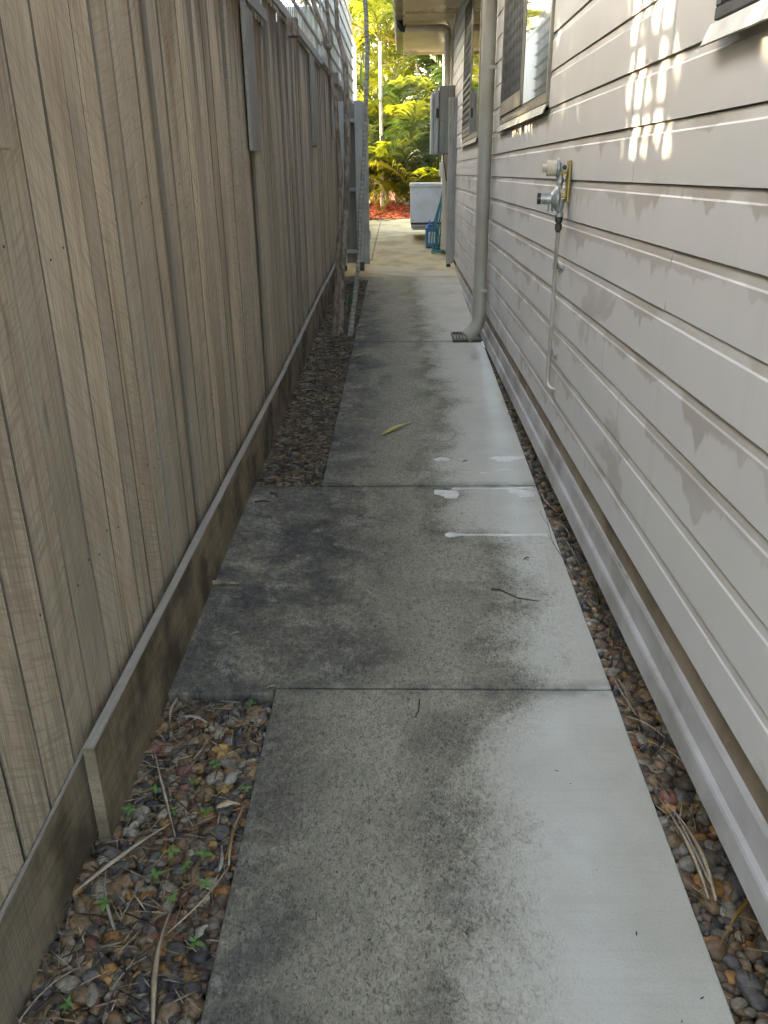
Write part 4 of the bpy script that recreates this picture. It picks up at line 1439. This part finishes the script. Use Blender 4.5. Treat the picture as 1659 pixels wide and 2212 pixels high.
palm('golden_cane_palm', 'wide low palm at the back of the mulch bed', .5, 20.6, 5, 7, .1, .8, GM, 79, 1.0)
palm('golden_cane_palm', 'wide low palm at the back left of the mulch bed', -.7, 21.3, 5, 7, .1, .9, GM, 83, 1.0)
palm('small_palm', 'small dark green palm low beside the white building', -.98, 17.1, 2, 5, .25, .6, (['palmdark', 'palm'], [3, 1]), 17, .62)
palm('thin_trunk_palm', 'single thin pale trunked palm standing in front of the palm clumps', -.41, 17.4, 1, 9, 2.95, 3.0, GB, 41, .8, 0, 'palmtrunk', .040, ['g1', 'g2', 'u0', 'u1'])
palm('leaning_palm', 'pale trunked palm behind the meter box with high bright crown', 1.05, 21.3, 1, 10, 3.9, 4.0, GB, 47, 1.0, 0, 'palmtrunk', .075, ['g1', 'g2', 'u0', 'u1'])
# cane stem beside the gate panel
pc = thing('cane_palm', 'thin ringed grey palm stem standing in front of the gate panel', 'palm', (-.424, 6.48, gz(6.48)))
pts = wig([(-.428, 6.48, .25), (-.40, 6.49, .45), (-.359, 6.5, .714), (-.337, 6.5, .915), (-.324, 6.5, 1.208), (-.297, 6.5, 1.49), (-.278, 6.5, 1.70), (-.268, 6.5, 1.90), (-.258, 6.5, 2.10), (-.250, 6.5, 2.30), (-.255, 6.5, 2.50), (-.272, 6.5, 2.75), (-.32, 6.52, 3.3), (-.38, 6.55, 4.3), (-.4, 6.6, 5.0)], 4, .004, 9)
rad = [.024 - .008 * min(i / 10, 1) for i in range(len(pts))]
MB().tube(pts, rad, 10).build('stem', M_['cane'], pc)
for i in range(6):
    frond('g%d' % (i % 4), 'palm', pc, (-.4, 6.6, 5.0), i * 2.4 + .5, R(-5), .7)

# ================================================================== SMALL THINGS
def strip(name, a, b, w, mat, label, cat, lift=.004, arch=.01, twist=.5, za=None, zb=None, seg=8, bend=.0, group=None):
    """a dry leaf blade lying from a to b (x, y); it tapers, arches and twists"""
    bend = bend or rnd.uniform(-.09, .09) * math.hypot(b[0] - a[0], b[1] - a[1])
    A_, B_ = Vector((*a, (gz(a[1]) if za is None else za) + lift)), Vector((*b, (gz(b[1]) if zb is None else zb) + lift))
    d = (B_ - A_).normalized()
    s_ = d.cross(Vector((0, 0, 1))).normalized()
    up_ = s_.cross(d)
    mb = MB()
    vs_ = []
    for i in range(seg + 1):
        t = i / seg
        ww = w * (.35 + .65 * math.sin(math.pi * min(t * 1.25 + .12, 1))) * (1 if t < .9 else .45)
        an = twist * math.sin(t * 3.0 + w * 90)
        p = A_.lerp(B_, t) + up_ * arch * math.sin(math.pi * t) + s_ * bend * math.sin(math.pi * t)
        e = (s_ * math.cos(an) + up_ * math.sin(an)) * ww / 2
        f_ = up_ * ww * .22
        vs_ += [p - e, p - f_ * .6, p + e, p + f_ * .4 + up_ * .001]
    fs = []
    for i in range(seg):
        o = i * 4
        for q in range(4):
            q2 = (q + 1) % 4
            fs.append((o + q, o + q2, o + 4 + q2, o + 4 + q))
    mb.add(vs_, fs, True)
    o = mb.build(name, M_[mat], None)
    if label:
        tag(o, label, cat, group)
    return o


def bed(y):
    return gz(y) - .012


strip('dry_leaf', (-.112, 4.149), (.052, 4.343), .030, 'leafyellow', 'yellow dry palm leaflet lying across the middle of the path', 'leaf', .005)
strip('dry_leaf', (-.365, 5.72), (-.278, 5.87), .016, 'straw_grey', 'pale dry leaflet at the path edge before the tree trunks', 'leaf', .004)
strip('dry_leaf', (-.384, 6.70), (-.30, 6.83), .022, 'straw', 'tan dry leaflet on the path beside the palm stem', 'leaf', .004)
strip('dry_leaf', (-.36, 6.50), (-.30, 6.47), .02, 'straw_grey', 'short grey leaflet on the path beside the palm stem base', 'leaf', .004)
strip('dry_frond', (-.717, 1.275), (-.550, 1.462), .017, 'straw', 'long tan palm strip lying slantwise across the near pebbles', 'dry strip', .0, .010, .3, bed(1.28) + .012, bed(1.46) + .022)
strip('dry_frond', (-.535, 1.43), (-.632, 1.635), .012, 'straw', 'tall curled orange tan strip sticking up from the near pebbles', 'dry strip', .0, .012, 1.1, bed(1.43) + .01, bed(1.64) + .075)
strip('dry_frond', (-.462, .985), (-.486, 1.232), .016, 'straw', 'long pale strip pointing away in the nearest pebbles', 'dry strip', .0, .018, .6, bed(.98) + .012, bed(1.23) + .03)
strip('dry_frond', (-.598, 1.185), (-.667, 1.345), .009, 'straw_grey', 'thin pale strip in the near pebbles left of the seedlings', 'dry strip', .0, .008, .4, bed(1.2) + .012, bed(1.34) + .016)
strip('dry_frond', (-.593, 1.21), (-.562, 1.33), .006, 'straw_grey', 'short grey strip in the middle of the near pebbles', 'dry strip', .0, .008, .4, bed(1.2) + .014, bed(1.34) + .018)
strip('dry_frond', (-.486, 1.18), (-.388, 1.345), .010, 'straw', 'tan strip running to the path edge in the near pebbles', 'dry strip', .0, .010, .5, bed(1.2) + .012, bed(1.34) + .020)
strip('dry_frond', (-.391, 1.345), (-.387, 1.53), .010, 'straw', 'straw lying along the path edge of the near bed', 'dry strip', .0, .004, .4, bed(1.34) + .018, bed(1.5) + .014)
strip('dry_frond', (-.402, 1.36), (-.386, 1.52), .007, 'orange_leaf', 'orange straw beside the path edge in the near bed', 'dry strip', .0, .004, .4, bed(1.34) + .02, bed(1.5) + .02)
strip('dry_frond', (-.410, 1.33), (-.418, 1.40), .014, 'straw_grey', 'short broad husk by the path edge', 'dry strip', .0, .004, .4, bed(1.34) + .016, bed(1.4) + .02)
strip('dry_frond', (-.715, .99), (-.640, 1.10), .007, 'straw', 'thin straw in the bottom left corner pebbles', 'dry strip', .0, .006, .4, bed(1.0) + .016, bed(1.1) + .018)
strip('dry_frond', (-.622, 1.855), (-.548, 1.828), .017, 'straw_grey', 'broad grey husk near the slab step', 'dry strip', .0, .006, .3, bed(1.85) + .012, bed(1.83) + .012)
strip('dry_frond', (-.655, 1.93), (-.640, 1.80), .010, 'straw', 'pale blade leaning on the slab step beside the plinth', 'dry strip', .0, .004, .5, gz(1.93) + .006, bed(1.8) + .01)
strip('dead_leaf', (-.425, 1.17), (-.405, 1.195), .024, 'straw_grey', 'pale rounded dead leaf at the path edge near the bottom', 'leaf', .0, .004, .2, bed(1.17) + .016, bed(1.2) + .018)
strip('dead_leaf', (-.45, 1.60), (-.415, 1.64), .036, 'straw_grey', 'grey curled dead leaf on the near pebbles by the path', 'leaf', .0, .010, .3, bed(1.6) + .012, bed(1.64) + .014)
strip('dead_leaf', (-.455, 1.52), (-.40, 1.53), .024, 'straw', 'tan curled dead leaf on the near pebbles', 'leaf', .0, .008, .3, bed(1.52) + .014, bed(1.53) + .014)
rdeb = [((.655, 1.275), (.628, 1.56), .011, 'straw', 'long straw along the path edge in the house side pebbles'), ((.668, 1.27), (.640, 1.55), .014, 'straw', 'broad straw lying beside the long straw on the house side'),
        ((.672, 1.30), (.652, 1.53), .009, 'straw_grey', 'pale straw of the straw bundle on the house side'), ((.625, 1.865), (.706, 1.775), .012, 'straw', 'tan strip crossing the house side pebbles'),
        ((.660, 1.766), (.742, 1.632), .010, 'straw', 'tan strip reaching under the house trim'), ((.752, 1.285), (.640, 1.165), .010, 'orange_leaf', 'orange brown strip at the bottom right corner'),
        ((.632, 2.04), (.655, 1.86), .010, 'straw_grey', 'grey strip along the path edge beyond the first joint'), ((.645, 2.03), (.640, 1.88), .008, 'straw', 'thin straw beside the first joint on the house side'),
        ((.70, 1.235), (.76, 1.20), .010, 'orange_leaf', 'short orange strip under the house trim'), ((.668, 2.62), (.662, 2.40), .012, 'palmgold', 'yellow strip in the house side pebbles beside the twig'),
        ((.648, 2.94), (.665, 2.68), .013, 'straw_grey', 'long grey strip in the house side pebbles'), ((.628, 3.38), (.66, 3.18), .014, 'straw', 'tan strip beside the filler patches'),
        ((.638, 3.1), (.668, 2.92), .012, 'straw_grey', 'pale strip below the filler streak on the house side')]
for a, b, w, mt, lb in rdeb:
    strip('dry_frond', a, b, w, mt, lb, 'dry strip', .0, .008, .5, bed(a[1]) + .014, bed(b[1]) + .018)
# clump of orange dead leaves by the house
dl = thing('dead_leaf_clump', 'clump of orange dead leaves against the house trim past the regulator', 'dead leaves', (.65, 4.6, gz(4.6)))
for i in range(16):
    a_ = rnd.uniform(0, 6.28)
    x_, y_ = .650 + rnd.uniform(-.03, .03), 4.62 + rnd.uniform(-.2, .2)
    o = strip('leaf', (x_, y_), (x_ + .05 * math.cos(a_), y_ + .06 * math.sin(a_)), rnd.uniform(.02, .034), 'orange_leaf', None, None, .0, .012, .6, bed(y_) + rnd.uniform(.01, .07), bed(y_) + rnd.uniform(.02, .10))
    loc_ = wloc(o)
    o.parent = dl
    o.location = loc_ - wloc(dl)


def twig(name, pts, r, label, cat='twig', mat='twig'):
    q = wig(pts, 4, .004, len(pts))
    o = MB().tube(q, lin(r, r * .5, len(q)), 6).build(name, M_[mat], None)
    return tag(o, label, cat)


gp_ = lambda x, y, h=.004: (x, y, gz(y) + h)
twig('twig', [gp_(.315, 2.545), gp_(.345, 2.545), gp_(.40, 2.49), gp_(.45, 2.475), gp_(.476, 2.468)], .0028, 'thin dark curved twig lying on the second slab')
twig('stick', [gp_(-.692, 2.575, .012), (-.65, 2.574, gz(2.57) + .012), (-.595, 2.572, gz(2.57) + .010)], .010, 'short broken stick against the plinth on the dark slab', 'stick', 'bark2')
twig('twig', [gp_(-.60, 3.39), gp_(-.572, 3.37), gp_(-.564, 3.335)], .004, 'short bent twig at the far left corner of the dark slab')
twig('twig', [gp_(-.655, 3.29), gp_(-.62, 3.30), gp_(-.59, 3.29)], .004, 'dark twig by the plinth at the far corner of the dark slab')
twig('twig', [gp_(.05, 1.93), gp_(.045, 1.88), gp_(.035, 1.855)], .0022, 'tiny twig below the first joint in the path middle')
for i, (x_, y_, lb) in enumerate([(.309, 3.763, 'small dark leaf scrap among the filler patches'), (-.391, 1.981, 'pale leaf scrap on the slab corner by the step'), (.475, 2.77, 'tiny dark seed near the path edge below the filler streak'),
                                  (-.55, 2.26, 'small pale scrap on the dark slab near the plinth')]):
    strip('leaf_scrap', (x_ - .012, y_), (x_ + .012, y_ + .012), .014, 'twig' if i in (0, 2) else 'straw_grey', lb, 'leaf', .003, .004)
# wiry dead weeds in front of the trim
for i, (x_, y_, hh, lb) in enumerate([(.640, 2.10, .42, 'tall wiry dead weed rising in front of the house trim'), (.655, 1.72, .30, 'wiry dead weed beside the near house trim'), (.640, 2.62, .22, 'short wiry dead weed by the house trim near the twig')]):
    wd = thing('dead_weed', lb, 'weed', (x_, y_, bed(y_)))
    for k in range(3 if i == 0 else 1):
        a_ = rnd.uniform(0, 6.28)
        p0 = Vector((x_ + .01 * k, y_, bed(y_)))
        pts = [p0]
        for j in range(6):
            p0 = p0 + Vector((.012 * math.cos(a_) + rnd.uniform(-.012, .008) - .006, .03 * math.sin(a_) + rnd.uniform(-.02, .02), hh / 6))
            pts.append(p0)
        MB().tube(pts, lin(.0013, .0007, len(pts)), 5).build('stem', M_['twig'], wd)
        for j in (3, 5):
            q = pts[j]
            MB().tube([q, q + Vector((-.015, .03, .02)), q + Vector((-.028, .045, .045))], .0006, 4).build('side_stem', M_['twig'], wd)

# seedlings
leafm = MB()
for s_ in (0,):
    N = 6
    vs_ = []
    for i in range(N + 1):
        t = i / N
        w = .5 * math.sin(math.pi * (t ** .75)) * .46
        vs_ += [(t, -w, -.10 * t * t + .06 * abs(w)), (t, 0, .03 * math.sin(3 * t) - .10 * t * t - .04), (t, w, -.10 * t * t + .06 * abs(w))]
    fs = []
    for i in range(N):
        o = i * 3
        fs += [(o, o + 1, o + 4, o + 3), (o + 1, o + 2, o + 5, o + 4)]
    leafm.add(vs_, fs, True)
leaf_me = leafm.mesh('leaf')
seeds = [(-.439, 1.897, 'seedling by the slab step corner'), (-.486, 1.653, 'upper seedling nearest the grey curled leaf'), (-.534, 1.599, 'broad seedling left of the curled leaf'), (-.621, 1.564, 'seedling beside the tall curled strip'),
         (-.559, 1.50, 'seedling just right of the tall curled strip foot'), (-.481, 1.491, 'seedling in the bed middle beside the white stones'), (-.53, 1.37, 'small seedling below the long tan strip end'),
         (-.458, 1.376, 'tallest bright seedling near the path edge'), (-.489, 1.335, 'seedling cluster left of the tallest seedling'), (-.555, 1.32, 'seedling alone in the bed centre'), (-.434, 1.291, 'seedling next to the slanting edge straw'),
         (-.640, 1.238, 'seedling close to the near plinth board'), (-.498, 1.249, 'seedling at the tip of the long pale strip'), (-.425, 1.152, 'large leaved seedling below the pale rounded leaf'), (-.637, 1.021, 'seedling in the bottom left corner'),
         (-.398, 1.573, 'seedling at the path edge by the grey curled leaf'), (-.67, 1.50, 'seedling against the end of the plinth board')]
for i, (x_, y_, lb) in enumerate(seeds):
    z_ = bed(y_)
    sg = thing('seedling', 'green ' + lb, 'seedling', (x_, y_, z_), 'seedlings among the near pebbles')
    hh = rnd.uniform(.018, .034)
    MB().tube([(x_, y_, z_ - .01), (x_ + .002, y_, z_ + hh * .6), (x_ + .003, y_ + .002, z_ + hh)], .0010, 5).build('stem', M_['weed'], sg)
    az = rnd.uniform(0, 6.28)
    for k in range(rnd.choice((4, 5, 6))):
        a_ = az + k * (math.pi / 2 if k < 4 else 1.1) + rnd.uniform(-.2, .2)
        s_ = rnd.uniform(.014, .026) * (1 if k < 4 else .6)
        link('leaf', leaf_me, M_['weed'], sg, (x_ + .003, y_ + .002, z_ + hh - .004 * (k < 2)), (0, R(rnd.uniform(-22, 12)), a_), (s_, s_, s_))
gt = thing('grass_tuft', 'small green grass tuft between the tree trunks', 'grass', (-.54, 7.75, gz(7.75)))
for k in range(14):
    a_ = rnd.uniform(0, 6.28)
    l_ = rnd.uniform(.08, .16)
    c0 = Vector((-.52, 7.7, gz(7.7) - .01))
    MB().tube([c0, c0 + Vector((l_ * .4 * math.cos(a_), l_ * .4 * math.sin(a_), l_ * .8)), c0 + Vector((l_ * math.cos(a_), l_ * math.sin(a_), l_ * .75))], [.004, .004, .001], 4).build('blade', M_['weed'], gt)

# fine litter nobody could count
def litter(name, n, x0, x1, y0, y1, zf, lo, hi, tints, label, seed, r=.0016, flat=.5):
    rr = random.Random(seed)
    it = []
    for i in range(n):
        y = rr.uniform(y0, y1)
        s_ = rr.uniform(lo, hi)
        k = rr.uniform(.6, 1.2)
        it.append(((rr.uniform(x0, x1), y, zf(y) + rr.uniform(.0, .012)), (s_, r * rr.uniform(.6, 1.5), r * flat), rr.uniform(0, 6.28), rr.uniform(-.3, .3), tuple(q * k for q in rr.choice(tints)), 1, .1))
    bulk(name, it, M_['chip'], label, 'litter', True)


LT = [(.10, .075, .05), (.20, .15, .10), (.30, .24, .17), (.06, .045, .035), (.36, .30, .22)]
litter('leaf_litter', 700, -.73, PL - .01, .7, 1.94, bed, .012, .05, LT, 'fine dry stems and needles scattered over the near pebbles', 1)
litter('leaf_litter', 2200, -.69, PL - .005, 3.5, 9.0, bed, .012, .06, LT, 'dry stems and needles over the gravel around the trees', 2, .003)
litter('leaf_litter', 420, PR + .01, .74, .8, 7.0, bed, .012, .05, LT, 'dry stems scattered along the house side pebbles', 3)
litter('path_litter', 80, PL + .02, PR - .02, .9, 3.4, lambda y: gz(y) - .003, .002, .007, [(.03, .025, .02), (.06, .05, .04)], 'tiny dark specks and seeds scattered over the path', 4, .0013)
litter('leaf_litter', 260, -.95, .62, 15.0, 15.6, lambda y: gz(y), .02, .08, LT, 'dry leaf litter along the edge of the red mulch', 6, .006)
